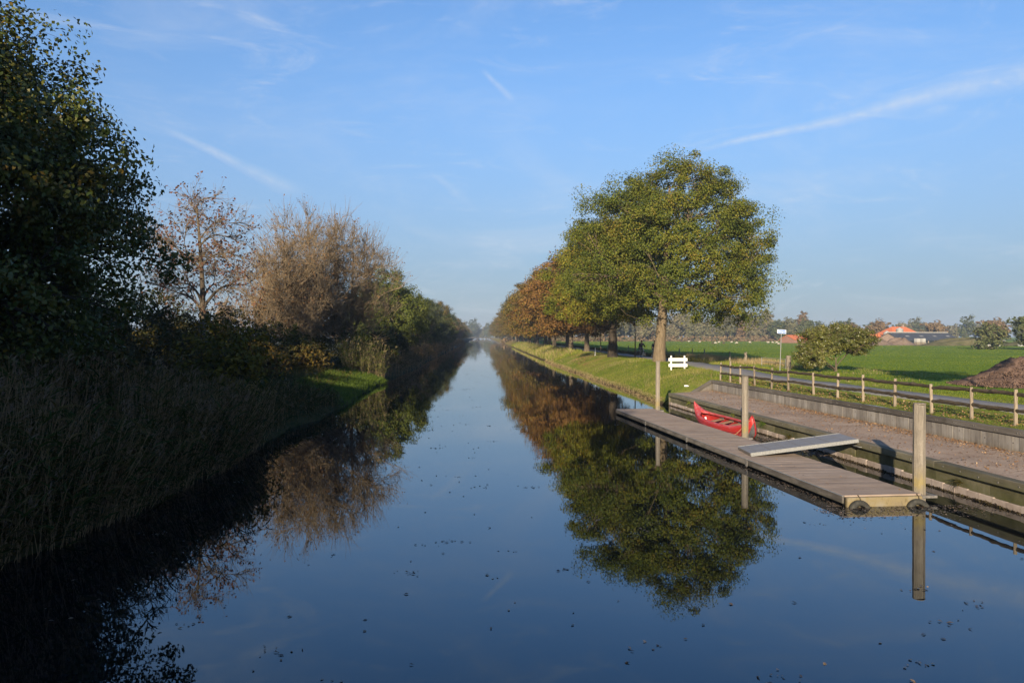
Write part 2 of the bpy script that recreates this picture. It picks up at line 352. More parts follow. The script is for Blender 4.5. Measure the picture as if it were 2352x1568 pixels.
def post_mat(name, c0, c1, lich, lo, hi):
    m, nt, out = newmat(name)
    ge = nd(nt, 'ShaderNodeNewGeometry'); sp = nd(nt, 'ShaderNodeSeparateXYZ'); nt.links.new(ge.outputs['Position'], sp.inputs[0])
    g = noise(nt, 1., 6, .7, (24, 24, 1.2)); n3 = noise(nt, 4.5, 6, .75); n4 = noise(nt, 30, 4, .7)
    c = ramp(nt, mth(nt, 'ADD', mth(nt, 'MULTIPLY', g, .7), mth(nt, 'MULTIPLY', n3, .3)), [(.32, c0), (.66, c1)])
    band = mth(nt, 'MULTIPLY', mrange(nt, sp.outputs[2], lo, lo + .3), mrange(nt, sp.outputs[2], hi + .35, hi - .2))
    c = mixc(nt, mth(nt, 'MULTIPLY', band, mrange(nt, mth(nt, 'ADD', mth(nt, 'MULTIPLY', n3, .7), mth(nt, 'MULTIPLY', n4, .3)), .36, .58, .1, .95)), c, lich)
    c = mixc(nt, mth(nt, 'MULTIPLY', mrange(nt, n4, .6, .7), .35), c, (.36, .34, .30))
    surf(nt, out, c, .9, .15, mth(nt, 'ADD', g, mth(nt, 'MULTIPLY', n4, .4)), .9, .015); return m
M['mooring'] = post_mat('mooring_timber', (.10, .085, .066), (.26, .225, .18), (.22, .17, .065), .12, .55)
M['fencepost'] = simple('fence_post_wood', (.12, .093, .066), (.27, .22, .16), 5, (5, 5, .8), .9, .15, .7, .01, 'Object', 6, isl=.25)
M['fencerail'] = simple('fence_rail_split_wood', (.022, .017, .012), (.10, .078, .052), 3, (6, 1, 6), .9, .15, 1., .02, 'Object', 7)
M['oldpost'] = simple('old_post_wood', (.10, .08, .06), (.26, .22, .17), 4, (4, 4, .7), .9, .15, .9, .02, 'Object', 6)
M['white'] = simple('white_paint', (.44, .43, .40), (.62, .61, .57), 7, (1, 1, 1), .5, .4, .15, .003, lo=.25, hi=.5)
M['galv'] = simple('galvanised_steel', (.13, .13, .125), (.25, .25, .24), 25, (1, 1, 1), .6, .4, .15, .002, metal=.1)
M['galvdeck'] = simple('gangway_plate', (.15, .145, .145), (.24, .23, .23), 3, (1, 8, 1), .6, .4, .35, .004, metal=.1)
M['bolt'] = simple('bolt_steel', (.12, .11, .10), (.26, .24, .22), 20, rough=.6, metal=.5)
M['rubber'] = simple('old_tyre_rubber', (.014, .014, .013), (.05, .047, .035), 9, (1, 1, 1), .7, .3, .6, .008, 'Object', 6)
M['float'] = simple('dark_pontoon_float', (.008, .008, .007), (.03, .028, .022), 3, rough=.7)
def yellow_conc():
    m, nt, out = newmat('lichen_concrete')
    n1 = noise(nt, 2.2, 5, .65, (1, 1, 1), 'World'); n2 = noise(nt, 12, 5, .7, (1, 1, .4), 'World')
    c = ramp(nt, n1, [(.32, (.145, .118, .078)), (.5, (.175, .138, .072)), (.66, (.19, .168, .128))])
    c = mixc(nt, mrange(nt, n2, .56, .70), c, (.07, .055, .022)); surf(nt, out, c, .9, .2, n2, .7, .012); return m
M['yellow'] = yellow_conc()
def canoe_mat():
    m, nt, out = newmat('canoe_red_plastic')
    n1 = noise(nt, 2.0, 6, .7, (1, 3, 3)); n2 = noise(nt, 14, 5, .7, (.4, 2, 2))
    c = ramp(nt, n1, [(.35, (.34, .018, .016)), (.55, (.42, .030, .026)), (.72, (.34, .075, .075))])
    c = mixc(nt, mrange(nt, n2, .52, .70, 0., .65), c, (.30, .14, .14))
    surf(nt, out, c, mrange(nt, n1, .3, .7, .32, .55), .45, n2, .15, .003); return m
M['canoe'] = canoe_mat()
M['canoeworn'] = simple('canoe_worn_rim', (.36, .028, .026), (.38, .12, .12), 3.5, (1, 4, 4), .5, .4, .2, .004, lo=.42, hi=.66)
M['canoegroove'] = simple('canoe_groove', (.10, .012, .012), (.16, .02, .02), 5)
M['canoegrey'] = simple('canoe_scuff_guard', (.05, .048, .05), (.13, .125, .125), 9, (1, 3, 3), .6)
M['slat'] = simple('canoe_seat_slat', (.15, .085, .05), (.27, .165, .10), 6, (8, 1, 8), .7)
M['earth'] = simple('mound_earth', (.06, .038, .027), (.20, .13, .095), 2.6, (1, 1, 1), 1., .05, 1., .12, 'World', 9)
M['brick'] = simple('farm_brick', (.17, .085, .06), (.27, .15, .11), 1.2, (1, 1, 3), .9, .1)
M['brickgrey'] = simple('farm_gable_brick', (.19, .13, .10), (.27, .20, .16), 1.2, (1, 1, 3), .9, .1)
M['tile'] = simple('orange_roof_tiles', (.40, .10, .035), (.55, .17, .07), 1.5, (1, 1, 4), .8, .2)
M['slate'] = simple('barn_dark_sheet_roof', (.035, .037, .042), (.065, .067, .073), 1, (1, 1, 1), .6, .3)
M['concwhite'] = simple('pale_concrete', (.26, .25, .23), (.38, .37, .34), 2)
M['silo'] = simple('silo_grey', (.20, .195, .185), (.32, .31, .29), 1, rough=.6, metal=.2)
M['gravelheap'] = simple('gravel_heap', (.12, .085, .06), (.19, .14, .105), .8, (1, 1, 1), .95, .1, .8, .3, 'World', 8)
M['weedy'] = simple('weedy_heap', (.05, .055, .022), (.13, .11, .06), .5, (1, 1, 1), 1., .05, 1., .3, 'World', 8)
M['glassdark'] = simple('dark_window_pane', (.012, .015, .02), (.03, .035, .04), 1, rough=.15, spec=.6)
M['wool'] = simple('sheep_wool', (.30, .27, .22), (.44, .40, .33), 6, rough=.95, spec=.05)
M['wooldark'] = simple('sheep_dark_wool', (.05, .04, .03), (.10, .08, .06), 6, rough=.95, spec=.05)
M['blue'] = simple('sign_blue', (.012, .11, .42), (.016, .13, .48), 2, rough=.4, bstr=0.)
M['signwhite'] = simple('sign_white', (.78, .79, .80), (.84, .85, .86), 2, rough=.4, bstr=0.)
M['cloth'] = simple('dark_jacket', (.012, .013, .017), (.04, .042, .05), 6, rough=.85)
M['jeans'] = simple('dark_trousers', (.018, .025, .04), (.05, .06, .085), 8, rough=.9)
M['skin'] = simple('skin', (.40, .22, .15), (.50, .29, .20), 3, rough=.55)
M['hair'] = simple('dark_hair', (.012, .009, .007), (.03, .022, .016), 12, rough=.6)
M['black'] = simple('black_paint', (.01, .01, .011), (.022, .022, .024), 4, rough=.35, spec=.5)
M['chrome'] = simple('bike_metal', (.45, .45, .46), (.6, .6, .62), 9, rough=.3, metal=.8)
M['bridge'] = simple('bridge_concrete', (.05, .045, .04), (.09, .08, .07), .4)
M['plastic'] = simple('white_plastic', (.7, .7, .7), (.8, .8, .8), 6, rough=.4)

# ------------------------------------------------------------------ the lie of the land
def xl(y): return np.interp(y, [-400, 0, 13, 16.5, 22, 32, 45, 60, 64, 68, 75, 300, 1000, 3200], [-7.9, -7.9, -7.85, -7.4, -7.3, -7.45, -7.5, -7.6, -7.65, -8.2, -7.6, -8.2, -9.5, -9.5]) + .22 * wav(np.asarray(y, dtype=float), 0., .55) + .12 * wav(np.asarray(y, dtype=float), 7., 1.9)
def xr(y): return np.interp(y, [-400, 46, 100, 160, 500, 3200], [9.75, 9.75, 9.45, 9.8, 12., 12.5]) + .15 * wav(np.asarray(y, dtype=float), 40., .6) + .07 * wav(np.asarray(y, dtype=float), 11., 2.1)
def wx(y): return 14.08 - (y - 20.13) * .0477        # face of the upper retaining wall
def qx(y): return 11.19 - (y - 18.23) * .0428        # face of the quay
def gz(x, y):
    x = np.asarray(x, dtype=float); y = np.asarray(y, dtype=float)
    d = x - xr(y)
    far = np.interp(d, [-4, -1.7, -.25, .0, .35, 1.75, 3.5, 5.6, 6.6, 8.6, 9.5, 11.5, 60, 4000], [-1.3, -1.1, -.3, .03, .36, 1.0, 1.48, 1.56, 1.42, 1.38, 1.3, 1.12, 1.1, 1.1])
    near = np.interp(x, [10, 14.5, 16.2, 18.6, 20.5, 4000], [1.235, 1.24, 1.27, 1.25, 1.15, 1.1])
    t = sstep(y, 44.5, 55)
    zr = near * (1 - t) + far * t
    low = np.minimum(far, .60 + np.maximum(y - 43.2, 0) * .30)      # fill round the end of the quay
    zr = np.where((y > 42.) & (x < wx(y) - .05), np.minimum(np.maximum(low * (1 - sstep(y, 44, 52)) + far * sstep(y, 44, 52), np.minimum(low, far)), 3), zr)
    zr = np.where((y > 42.) & (x > 11.45) & (x < wx(y) + .12) & (y < 44.22 + (x - 12.93) * .729 + .10), np.minimum(zr, .48), zr)
    zr = np.where((y > 44.3) & (y < 50) & (x >= wx(y) - .05) & (x < 14.2), np.minimum(zr, 1.5), zr)
    dl = xl(y) - x
    zl = np.interp(dl, [-4, -1.6, -.25, 0, .25, 1.2, 3, 6, 22, 60, 4000], [-1.3, -1.1, -.3, .03, .25, .55, 1.05, 1.5, 1.45, 1.15, 1.1])
    z = np.where(x > 1.5, zr, zl)
    return z + .03 * wav(x, y, .9) * (z > .3) + .05 * wav(x, y, .25) * ((z > .9) & (np.abs(x) > 20))
def grid(xs, ys, xf=None):
    X, Y = np.meshgrid(xs, ys)
    if xf is not None: X = xf(X, Y)
    V = np.stack([X, Y, gz(X, Y)], -1).reshape(-1, 3); n = len(xs); mrow = len(ys)
    i = (np.arange(mrow - 1)[:, None] * n + np.arange(n - 1)[None, :]).ravel()
    return V, np.stack([i, i + 1, i + n + 1, i + n], -1)
ysf = np.unique(np.concatenate([np.linspace(42.6, 46.5, 40), np.linspace(46.6, 110, 115), np.linspace(110, 200, 50), np.geomspace(200, 3000, 40)]))
ysn = np.unique(np.concatenate([np.linspace(-300, 5, 12), np.linspace(5, 42.6, 50)]))
ysl = np.unique(np.concatenate([np.linspace(-300, 5, 12), np.linspace(5, 110, 150), np.linspace(110, 200, 40), np.geomspace(200, 3000, 40)]))
xsr = np.concatenate([np.linspace(6.5, 8.8, 4), np.linspace(9, 22, 66), np.linspace(23, 60, 20), np.geomspace(66, 2500, 22)])
V1, F1 = grid(xsr, ysf)
off = np.concatenate([np.linspace(0, 8, 34), np.linspace(9, 46, 20), np.geomspace(52, 2490, 22)])
V2, F2 = grid(off, ysn, lambda X, Y: wx(Y) + .05 + X)
xsl = -np.concatenate([np.linspace(4.5, 6, 4), np.linspace(6.2, 16, 45), np.linspace(17, 60, 22), np.geomspace(66, 2500, 20)])[::-1]
V3, F3 = grid(xsl, ysl)
V = np.concatenate([V1, V2, V3]); F = np.concatenate([F1, F2 + len(V1), F3 + len(V1) + len(V2)])
tag(obj('ground', mesh_np('ground', V, F, M['ground'], True)), kind='structure')
V = np.array([(-11, -300, 0), (14.5, -300, 0), (14.5, 3000, 0), (-11, 3000, 0)]); tag(obj('canal_water', mesh_np('canal_water', V, [np.array([(0, 1, 2, 3)])], M['water'])), kind='structure')
# cycle path: a crowned asphalt strip that follows the land
py = np.concatenate([np.linspace(-20, 110, 90), np.geomspace(113, 900, 50)])
pcx = np.interp(py, [-20, 29, 45, 55, 64, 74, 100, 900], [20.6, 17.55, 16.55, 16.1, 16.45, 16.75, 16.7, 19.])
rows = []
for k, w in enumerate((-1.12, -1.08, 0, 1.08, 1.12)):
    x = pcx + w + .03 * wav(py, k * 9., 1.2) * (abs(w) > 1); rows.append(np.stack([x, py, np.maximum(gz(pcx - 1.1, py), np.maximum(gz(pcx, py), gz(pcx + 1.1, py))) + (.045, .05, .065, .05, .045)[k] - (.06 if abs(w) > 1.1 else 0)], -1))
P = np.stack(rows, 1); n = len(py); i = (np.arange(n - 1)[:, None] * 5 + np.arange(4)[None, :]).ravel()
tag(obj('cycle_path', mesh_np('cycle_path', P.reshape(-1, 3), np.stack([i, i + 1, i + 6, i + 5], -1), M['asphalt'], True)), kind='structure')

# ------------------------------------------------------------------ trees
def bez(P0, P1, P2, t):
    t = t[..., None]; return (1 - t) ** 2 * P0 + 2 * t * (1 - t) * P1 + t ** 2 * P2
def tubes(P, Rr, sides):
    """P (n,m,3) centre lines, Rr (n,m) radii -> verts, quads"""
    n, m, _ = P.shape; T = np.empty_like(P); T[:, 1:-1] = P[:, 2:] - P[:, :-2]; T[:, 0] = P[:, 1] - P[:, 0]; T[:, -1] = P[:, -1] - P[:, -2]; T = unit(T)
    ref = np.where(np.abs(T[:, :1, 2:3]) < .8, np.array([0, 0, 1.]), np.array([1., 0, 0])); A = unit(ref - T * np.sum(ref * T, -1, keepdims=True)); B = np.cross(T, A)
    q = np.arange(sides) * 2 * np.pi / sides
    V = P[:, :, None, :] + Rr[:, :, None, None] * (np.cos(q)[None, None, :, None] * A[:, :, None, :] + np.sin(q)[None, None, :, None] * B[:, :, None, :])
    k = np.arange(sides); base = (np.arange(n)[:, None, None] * m + np.arange(m - 1)[None, :, None]) * sides
    F = np.stack([base + k, base + (k + 1) % sides, base + sides + (k + 1) % sides, base + sides + k], -1)
    return V.reshape(-1, 3), F.reshape(-1, 4)
def join(parts):
    Vs = []; Fs = []; b = 0
    for V, F in parts: Vs.append(V); Fs.append(F + b); b += len(V)
    return np.concatenate(Vs), np.concatenate(Fs)
def kmeans(rng, T, k):
    k = min(k, len(T)); C = T[rng.choice(len(T), k, replace=False)]
    for _ in range(4):
        a = np.argmin(((T[:, None] - C[None]) ** 2).sum(-1), 1)
        for j in range(k):
            if (a == j).any(): C[j] = T[a == j].mean(0)
    return C, np.argmin(((T[:, None] - C[None]) ** 2).sum(-1), 1)
def crown(rng, n, lobes, shell=.45, zmin=None):
    """target points spread through a lumpy crown made of ellipsoid lobes (cx,cy,cz,rx,ry,rz)"""
    L = np.array(lobes, dtype=float); w = L[:, 3] * L[:, 4] * L[:, 5]; w = w ** .75; w /= w.sum()
    i = rng.choice(len(L), n * 3, p=w); d = unit(rng.normal(size=(n * 3, 3)))
    lump = 1 + .10 * np.sin(d[:, 0] * 5 + L[i, 0] * 3) * np.sin(d[:, 2] * 6 + 1.3 * i) + .07 * np.sin(d[:, 1] * 9 + d[:, 2] * 7)
    r = (shell + (1 - shell) * rng.random(n * 3)) ** .8
    P = L[i, :3] + d * L[i, 3:] * (r * lump)[:, None]
    # drop most points deep inside another lobe
    q = np.min((((P[:, None] - L[None, :, :3]) / L[None, :, 3:]) ** 2).sum(-1), 1)
    keep = (q > shell ** 2 * .9) | (rng.random(n * 3) < .25)
    if zmin is not None: keep &= P[:, 2] > zmin
    P = P[keep]; return P[:n]
def leaves(rng, C, Nrm, L, W):
    n = len(C); a = unit(np.cross(Nrm, rng.normal(size=(n, 3)))); b = np.cross(Nrm, a)
    L = np.broadcast_to(L, n)[:, None]; W = np.broadcast_to(W, n)[:, None]
    V = np.stack([C - a * L * .5, C + b * W * .5 + Nrm * L * .08 + a * L * .05, C + a * L * .5 - Nrm * L * .06, C - b * W * .5 + Nrm * L * .08 + a * L * .05], 1).reshape(-1, 3)
    return V, np.arange(n * 4).reshape(-1, 4)
def grow(rng, T, fork, top, r0, k1, k2, lean=(0, 0), rise=.18, sides=12, r3=.012):
    """trunk, limbs, branches and boughs that reach the target points; root at the origin"""
    m = 14; z = np.linspace(-.35, top, m); t = np.clip(z / top, 0, 1)
    wob = rng.uniform(0, 6, 4); sw = .018 * top
    tp = np.stack([lean[0] * t ** 1.3 + sw * t * np.sin(wob[0] + 4 * t), lean[1] * t ** 1.3 + sw * t * np.sin(wob[1] + 4 * t), z], -1)
    tr = r0 * (1 - t * .86) ** .85 * (1 + .32 * np.exp(-np.clip(z, 0, 99) / (r0 * 1.6)))
    parts = [tubes(tp[None], tr[None], sides)]
    def at_z(zz): return np.stack([np.interp(zz, z, tp[:, 0]), np.interp(zz, z, tp[:, 1]), zz], -1)
    C1, _ = kmeans(rng, T, k1); hd = np.linalg.norm(C1[:, :2] - at_z(C1[:, 2])[:, :2], axis=1)
    za = np.clip(C1[:, 2] - hd * rng.uniform(.45, .8, len(C1)), fork, top * .95); P0 = at_z(za)
    P2 = P0 + (C1 - P0) * .85; ln = np.linalg.norm(P2 - P0, axis=1, keepdims=True)
    P1 = P0 + (P2 - P0) * .45 + np.array([0, 0, 1.]) * ln * rise + rng.normal(size=P0.shape) * ln * .07
    R1 = np.interp(za, z, tr) * rng.uniform(.5, .68, len(za)); s = np.linspace(0, 1, 7)[None]
    parts.append(tubes(bez(P0[:, None], P1[:, None], P2[:, None], np.repeat(s, len(P0), 0)), R1[:, None] * (1 - .68 * s), 7))
    def child(C, par, Q0, Q1, Q2, Rp, lo, segs, sd, k, rmin):
        tt = rng.uniform(lo, 1., len(C)); A = bez(Q0[par], Q1[par], Q2[par], tt); tan = unit(2 * (1 - tt)[:, None] * (Q1 - Q0)[par] + 2 * tt[:, None] * (Q2 - Q1)[par])
        ln = np.linalg.norm(C - A, axis=1, keepdims=True); B = A + tan * ln * .38 + (C - A) * .22 + rng.normal(size=A.shape) * ln * .09
        rr = np.maximum(Rp[par] * (1 - .68 * tt) * k, rmin); s = np.linspace(0, 1, segs)[None]
        parts.append(tubes(bez(A[:, None], B[:, None], C[:, None], np.repeat(s, len(C), 0)), np.maximum(rr[:, None] * (1 - .72 * s), rmin * .45), sd))
        return A, B, C, rr
    C2, a2 = kmeans(rng, T, k2); par = np.argmin(((C2[:, None] - C1[None]) ** 2).sum(-1), 1)
    A2, B2, _, R2 = child(C2, par, P0, P1, P2, R1, .3, 5, 5, .62, r3 * 2)
    A3, B3, C3, R3 = child(T, a2, A2, B2, C2, R2, .35, 4, 4, .6, r3)
    return parts, (A3, B3, C3, R3)
def crown_leaves(rng, T, per, rad, L, W, centre, flat=.75, upb=.5):
    n = len(T) * per; i = np.repeat(np.arange(len(T)), per)
    sc = (.55 + .95 * rng.random(len(T)) ** 1.5)[i][:, None]
    O = unit(rng.normal(size=(n, 3))) * (rng.random((n, 1)) ** .40) * rad * sc * np.array([1, 1, flat]) * 1.02
    C = T[i] + O; N = unit(unit(C - centre) * .45 + unit(O) * .7 + rng.normal(size=(n, 3)) * .55 + np.array([0, 0, upb * .7]))
    return leaves(rng, C, N, L * rng.uniform(.65, 1.25, n), W * rng.uniform(.7, 1.2, n))
def twigs(rng, curve, per, ln, r, up=.7, out=None):
    A, B, C, _ = curve; i = np.repeat(np.arange(len(A)), per); t = rng.uniform(.25, 1., len(i)); P0 = bez(A[i], B[i], C[i], t)
    d = unit(unit(C[i] - A[i]) * .7 + rng.normal(size=(len(i), 3)) * .55 + np.array([0, 0, up])); l = ln * rng.uniform(.4, 1.2, (len(i), 1))
    P1 = P0 + d * l * .5 + rng.normal(size=P0.shape) * l * .05; P2 = P0 + d * l + np.array([0, 0, 1.]) * l * .12
    s = np.linspace(0, 1, 3)[None]
    V = tubes(bez(P0[:, None], P1[:, None], P2[:, None], np.repeat(s, len(i), 0)), r * (1 - .6 * s) * np.ones((len(i), 1)), 3)
    return V, P2
def tree(name, base, lobes, seed, fork, top, r0, n3, k1, k2, per, rad, L, W, bark, leafm, lean=(0, 0), zmin=None, shell=.45, r3=.012, tw=None, rise=.18, upb=.5, rz=0., flat=.75, leaf_at_twigs=0, sides=12, clear=None):
    rng = np.random.default_rng(seed); root = empty(name, base, rz)
    T = crown(rng, n3, lobes, shell, zmin)
    if clear: T = T[~((np.hypot(T[:, 0], T[:, 1]) < clear[0]) & (T[:, 2] < clear[1]))]
    parts, cur = grow(rng, T, fork, top, r0, k1, k2, lean, rise, sides, r3)
    V, F = join(parts); obj('trunk', mesh_np(name + '_trunk', V, F, bark, True), root)
    ctr = np.array(lobes)[:, :3].mean(0)
    tips = None
    if tw:
        (V, F), tips = twigs(rng, cur, *tw); obj('twigs', mesh_np(name + '_twigs', V, F, M['bark_pale'] if bark is not M['bark_dark'] else bark), root)
    if per:
        if leaf_at_twigs and tips is not None: T = tips[rng.random(len(tips)) < leaf_at_twigs]
        V, F = crown_leaves(rng, T, per, rad, L, W, ctr, flat, upb); obj('crown', mesh_np(name + '_crown', V, F, leafm), root)
    return root
def clone(root, loc, rz, sc, mats=None):
    r = root.copy(); col.objects.link(r); r.location = loc; r.rotation_euler = (0, 0, rz); r.scale = sc if isinstance(sc, tuple) else (sc, sc, sc)
    for k in list(r.keys()): del r[k]
    for ch in root.children:
        c = ch.copy(); col.objects.link(c); c.parent = r
        if mats and c.name.split('.')[0] in mats:
            c.material_slots[0].link = 'OBJECT'; c.material_slots[0].material = mats[c.name.split('.')[0]]
    return r
def GZ(x, y): return float(gz(np.array([x]), np.array([y]))[0])

# the two big oaks at the head of the row
t = tree('oak_tree', (15.0, 66.65, GZ(15, 66.65)), [(1.5, 0, 8.6, 7.7, 7.4, 8.2), (6.1, -.8, 5.9, 3.3, 4.6, 2.6), (5.6, 0, 8.6, 4.0, 5, 3.6), (-4.6, -1.0, 7.4, 3.8, 5, 3.4), (1.5, 0, 13.6, 4.6, 4.8, 3.6), (-3.0, .3, 11.2, 4.6, 5, 4.0), (4.2, .3, 12.0, 3.8, 4.6, 3.2), (.6, -4.6, 8.6, 4.4, 2.8, 2.6), (2.4, -3.6, 11.2, 4.2, 3, 2.8)], 11, 5.2, 14.8, .48, 800, 13, 110, 200, .96, .16, .116, M['bark_oak'], M['oak'], lean=(1.2, 0), zmin=3.3, shell=.55, clear=(2.8, 5.9))
tag(t, 'large round-crowned green oak with sunlit pale trunk, nearest tree of the right bank row', 'tree')
t = tree('oak_tree', (13.7, 82.6, GZ(13.7, 82.6)), [(.6, 0, 9.4, 6.6, 7, 5.6), (-2.2, -1, 8.4, 5.0, 5.5, 4.4), (1.5, -2.4, 6.2, 5.2, 4, 2.5), (.9, 0, 11.6, 4.6, 4.6, 3.2), (-4.4, -2.8, 5.4, 3.2, 3, 1.8)], 12, 4.4, 12.5, .48, 600, 12, 80, 165, .96, .18, .13, M['bark_dark'], M['oak2'], zmin=2.5, shell=.58)
tag(t, 'dark-trunked oak with yellow-green low boughs, second tree of the right bank row', 'tree')

# broadleaf prototypes reused down both banks
mid = []
for k, (seed, lob) in enumerate(((21, [(0, 0, 8.6, 6.6, 6.6, 6.0), (-3.2, -1.5, 6.2, 4.6, 4.6, 3.6), (3., 1.5, 6.8, 4.4, 4.4, 3.6), (0, 0, 11.8, 4.2, 4.2, 3.6)]),
                                  (22, [(.3, 0, 8.4, 6.2, 6.8, 6.4), (-2.8, -2.6, 5.6, 4.4, 4.2, 3.2), (3.2, -1.2, 8.4, 4.2, 4.2, 4.4), (-.6, .6, 12.0, 4.4, 4.2, 3.2)]),
                                  (23, [(0, .3, 8.0, 6.8, 6.2, 5.6), (2.6, 2.6, 5.6, 4.6, 4.4, 3.0), (-3.6, .2, 8.2, 3.8, 4.4, 4.2), (.8, -.4, 11.6, 4.0, 4.0, 3.6)]))):
    mid.append(tree('row_tree', (0, 0, 0), lob, seed, 3.2, 12.2, .30, 330, 9, 50, 100, 1.05, .27, .19, M['bark'], M['olive'], zmin=2.4, shell=.5, sides=10))
rr = random.Random(5)
rowspec = [(14.4, 108, 15.6, 'orange', 'bright orange-brown'), (13.45, 119, 15.4, 'orange', 'orange-brown'), (14.4, 132, 16.0, 'orange', 'rust-brown'), (13.8, 149.7, 16.2, 'olive', 'golden olive'), (14.1, 164.5, 16.4, 'orange', 'coppery'), (14.4, 178, 16.8, 'olive', 'olive-green')]
ords = ['third', 'fourth', 'fifth', 'sixth', 'seventh', 'eighth']
used = [False] * 3
def place_mid(k, loc, rz, sc, mat, bark=None):
    mats = {'crown': mat}
    if bark: mats['trunk'] = bark
    return clone(mid[k], loc, rz, sc, mats)
for i, (x, y, h, mt, cn) in enumerate(rowspec):
    s = h / 15.2; t = place_mid(i % 3, (x, y, GZ(x, y)), rr.uniform(0, 6.28), (s * 1.18, s * 1.18, s * .94), M[mt])
    t.name = 'row_tree'; tag(t, '%s tree of the right bank row, %s autumn crown over the canal' % (ords[i], cn), 'tree', 'trees lining the right bank')
y = 194; i = 0
while y < 900:
    x = np.interp(y, [190, 500, 900], [14.2, 16.0, 17.0]) + rr.uniform(-.5, .5); s = rr.uniform(.98, 1.16)
    t = place_mid(rr.randrange(3), (x, y, GZ(x, y)), rr.uniform(0, 6.28), (s * 1.14, s * 1.14, s * .95), M[rr.choice(['olive', 'olive', 'olive', 'orange', 'oak2'])])
    t.name = 'row_tree'; tag(t, 'olive to brown tree far down the right bank row, one of many shrinking into haze', 'tree', 'far trees of the right bank row'); y += rr.uniform(14, 20) * (1 + y / 900); i += 1

# left bank, receding trees
lspec = [(-12.0, 104, .84, 'limegreen', 'yellow-green small tree on the left bank just beyond the bare thicket'), (-15.5, 122, .78, 'darkgreen', 'dark green tree on the left bank behind the pale bare shrub'), (-13.2, 140, .72, 'darkgreen', 'dark rounded tree on the left bank overhanging the reeds'),
         (-14, 158, .8, 'darkgreen', 'deep-shaded tree in the left bank wood, midway to the far bridge'), (-12.6, 178, .78, 'fargreen', 'grey-green rounded tree leaning over the left waterline')]
for x, y, s, mt, lab in lspec:
    t = place_mid(rr.randrange(3), (x, y, GZ(x, y) - 1.3), rr.uniform(0, 6.28), (s * 1.05, s * 1.05, s), M[mt], M['bark_dark']); t.name = 'bank_tree'; tag(t, lab, 'tree', 'trees of the left bank wood')
y = 196
while y < 900:
    x = np.interp(y, [190, 900], [-14.6, -17]) + rr.uniform(-1, 1); s = rr.uniform(.7, .95)
    t = place_mid(rr.randrange(3), (x, y, GZ(x, y) - 1.4), rr.uniform(0, 6.28), (s * 1.15, s * 1.15, s), M[rr.choice(['darkgreen', 'darkgreen', 'fargreen', 'farbrown', 'olive'])], M['bark_dark'])
    t.name = 'bank_tree'; tag(t, 'dark hazy tree far along the left bank, one of the receding wood', 'tree', 'far trees of the left bank wood'); y += rr.uniform(12, 20) * (1 + y / 900)
for p in mid:
    for c in list(p.children): bpy.data.objects.remove(c, do_unlink=True)
    bpy.data.objects.remove(p, do_unlink=True)

# big dark oak on the left, close to the camera
t = tree('oak_tree', (-13.9, 20.5, GZ(-13.9, 20.5)), [(.3, 0, 6.4, 6.1, 6.2, 4.4), (.0, 0, 9.6, 4.3, 4.6, 3.4), (-.5, 0, 12.8, 1.9, 2.4, 3.0), (.6, -.5, 3.3, 5.4, 5.4, 2.5), (3.2, -.6, 6.9, 3.1, 4.2, 2.2), (.8, -.6, 10.2, 3.0, 3.8, 2.4)], 31, 1.4, 13.4, .42, 1350, 16, 150, 104, .82, .165, .105, M['bark_dark'], M['oakdark'], zmin=.8, shell=.38, r3=.009, upb=.35); t.scale = (.86, .84, .85)
tag(t, 'tall dark green oak filling the left edge of the view', 'tree')

# half-bare tree with red-brown leaves
t = tree('ash_tree', (-16.6, 48, GZ(-16.6, 48)), [(-.2, 0, 8.2, 3.5, 3.4, 3.4), (.2, 0, 5.6, 3.8, 3.5, 2.4)], 41, 3.6, 9.8, .24, 280, 10, 46, 2, .26, .20, .13, M['bark'], M['redbrown'], shell=.35, r3=.017, tw=(9, .8, .011, .35), leaf_at_twigs=.42, rise=.3)
tag(t, 'half-bare small tree with sparse red-brown leaves beside the dark oak', 'tree')
# the big rounded thicket of leafless trees
for (x, y, sc, seed, lv, lab) in ((-14.9, 70, .97, 51, .22, 'multi-stemmed bare grey tree, left half of the big rounded thicket'), (-11.9, 74, .97, 52, .18, 'tall bare twiggy tree, right half of the big rounded thicket'), (-15.4, 64, .74, 53, .40, 'lower bare bushy tree with dry brown leaves at the thicket front')):
    t = tree('bare_tree', (x, y, GZ(x, y)), [(0, 0, 8.4 * sc, 5.2 * sc, 5.0 * sc, 5.6 * sc), (-.6, -.8, 4.6 * sc, 5.0 * sc, 4.6 * sc, 3.2 * sc)], seed, .9, 10.5 * sc, .22 * sc, 520, 14, 80, 2, .25, .17, .11, M['bark_pale'], M['drybrown'], shell=.22, r3=.020, tw=(10, 1.5, .0155, .75), leaf_at_twigs=lv, rise=.12, sides=8)
    tag(t, lab, 'tree', 'bare trees of the left bank thicket')
t = tree('bare_shrub', (-9.6, 112, GZ(-9.6, 112)), [(0, 0, 3.9, 3.0, 3.0, 3.9)], 54, .5, 6.0, .14, 160, 10, 40, 1, .2, .16, .10, M['bark_pale'], M['drybrown'], shell=.2, r3=.016, tw=(10, 1.3, .013, .8), leaf_at_twigs=.2, sides=7)
tag(t, 'pale bare shrub leaning over the reeds beside the yellow-green tree', 'shrub')
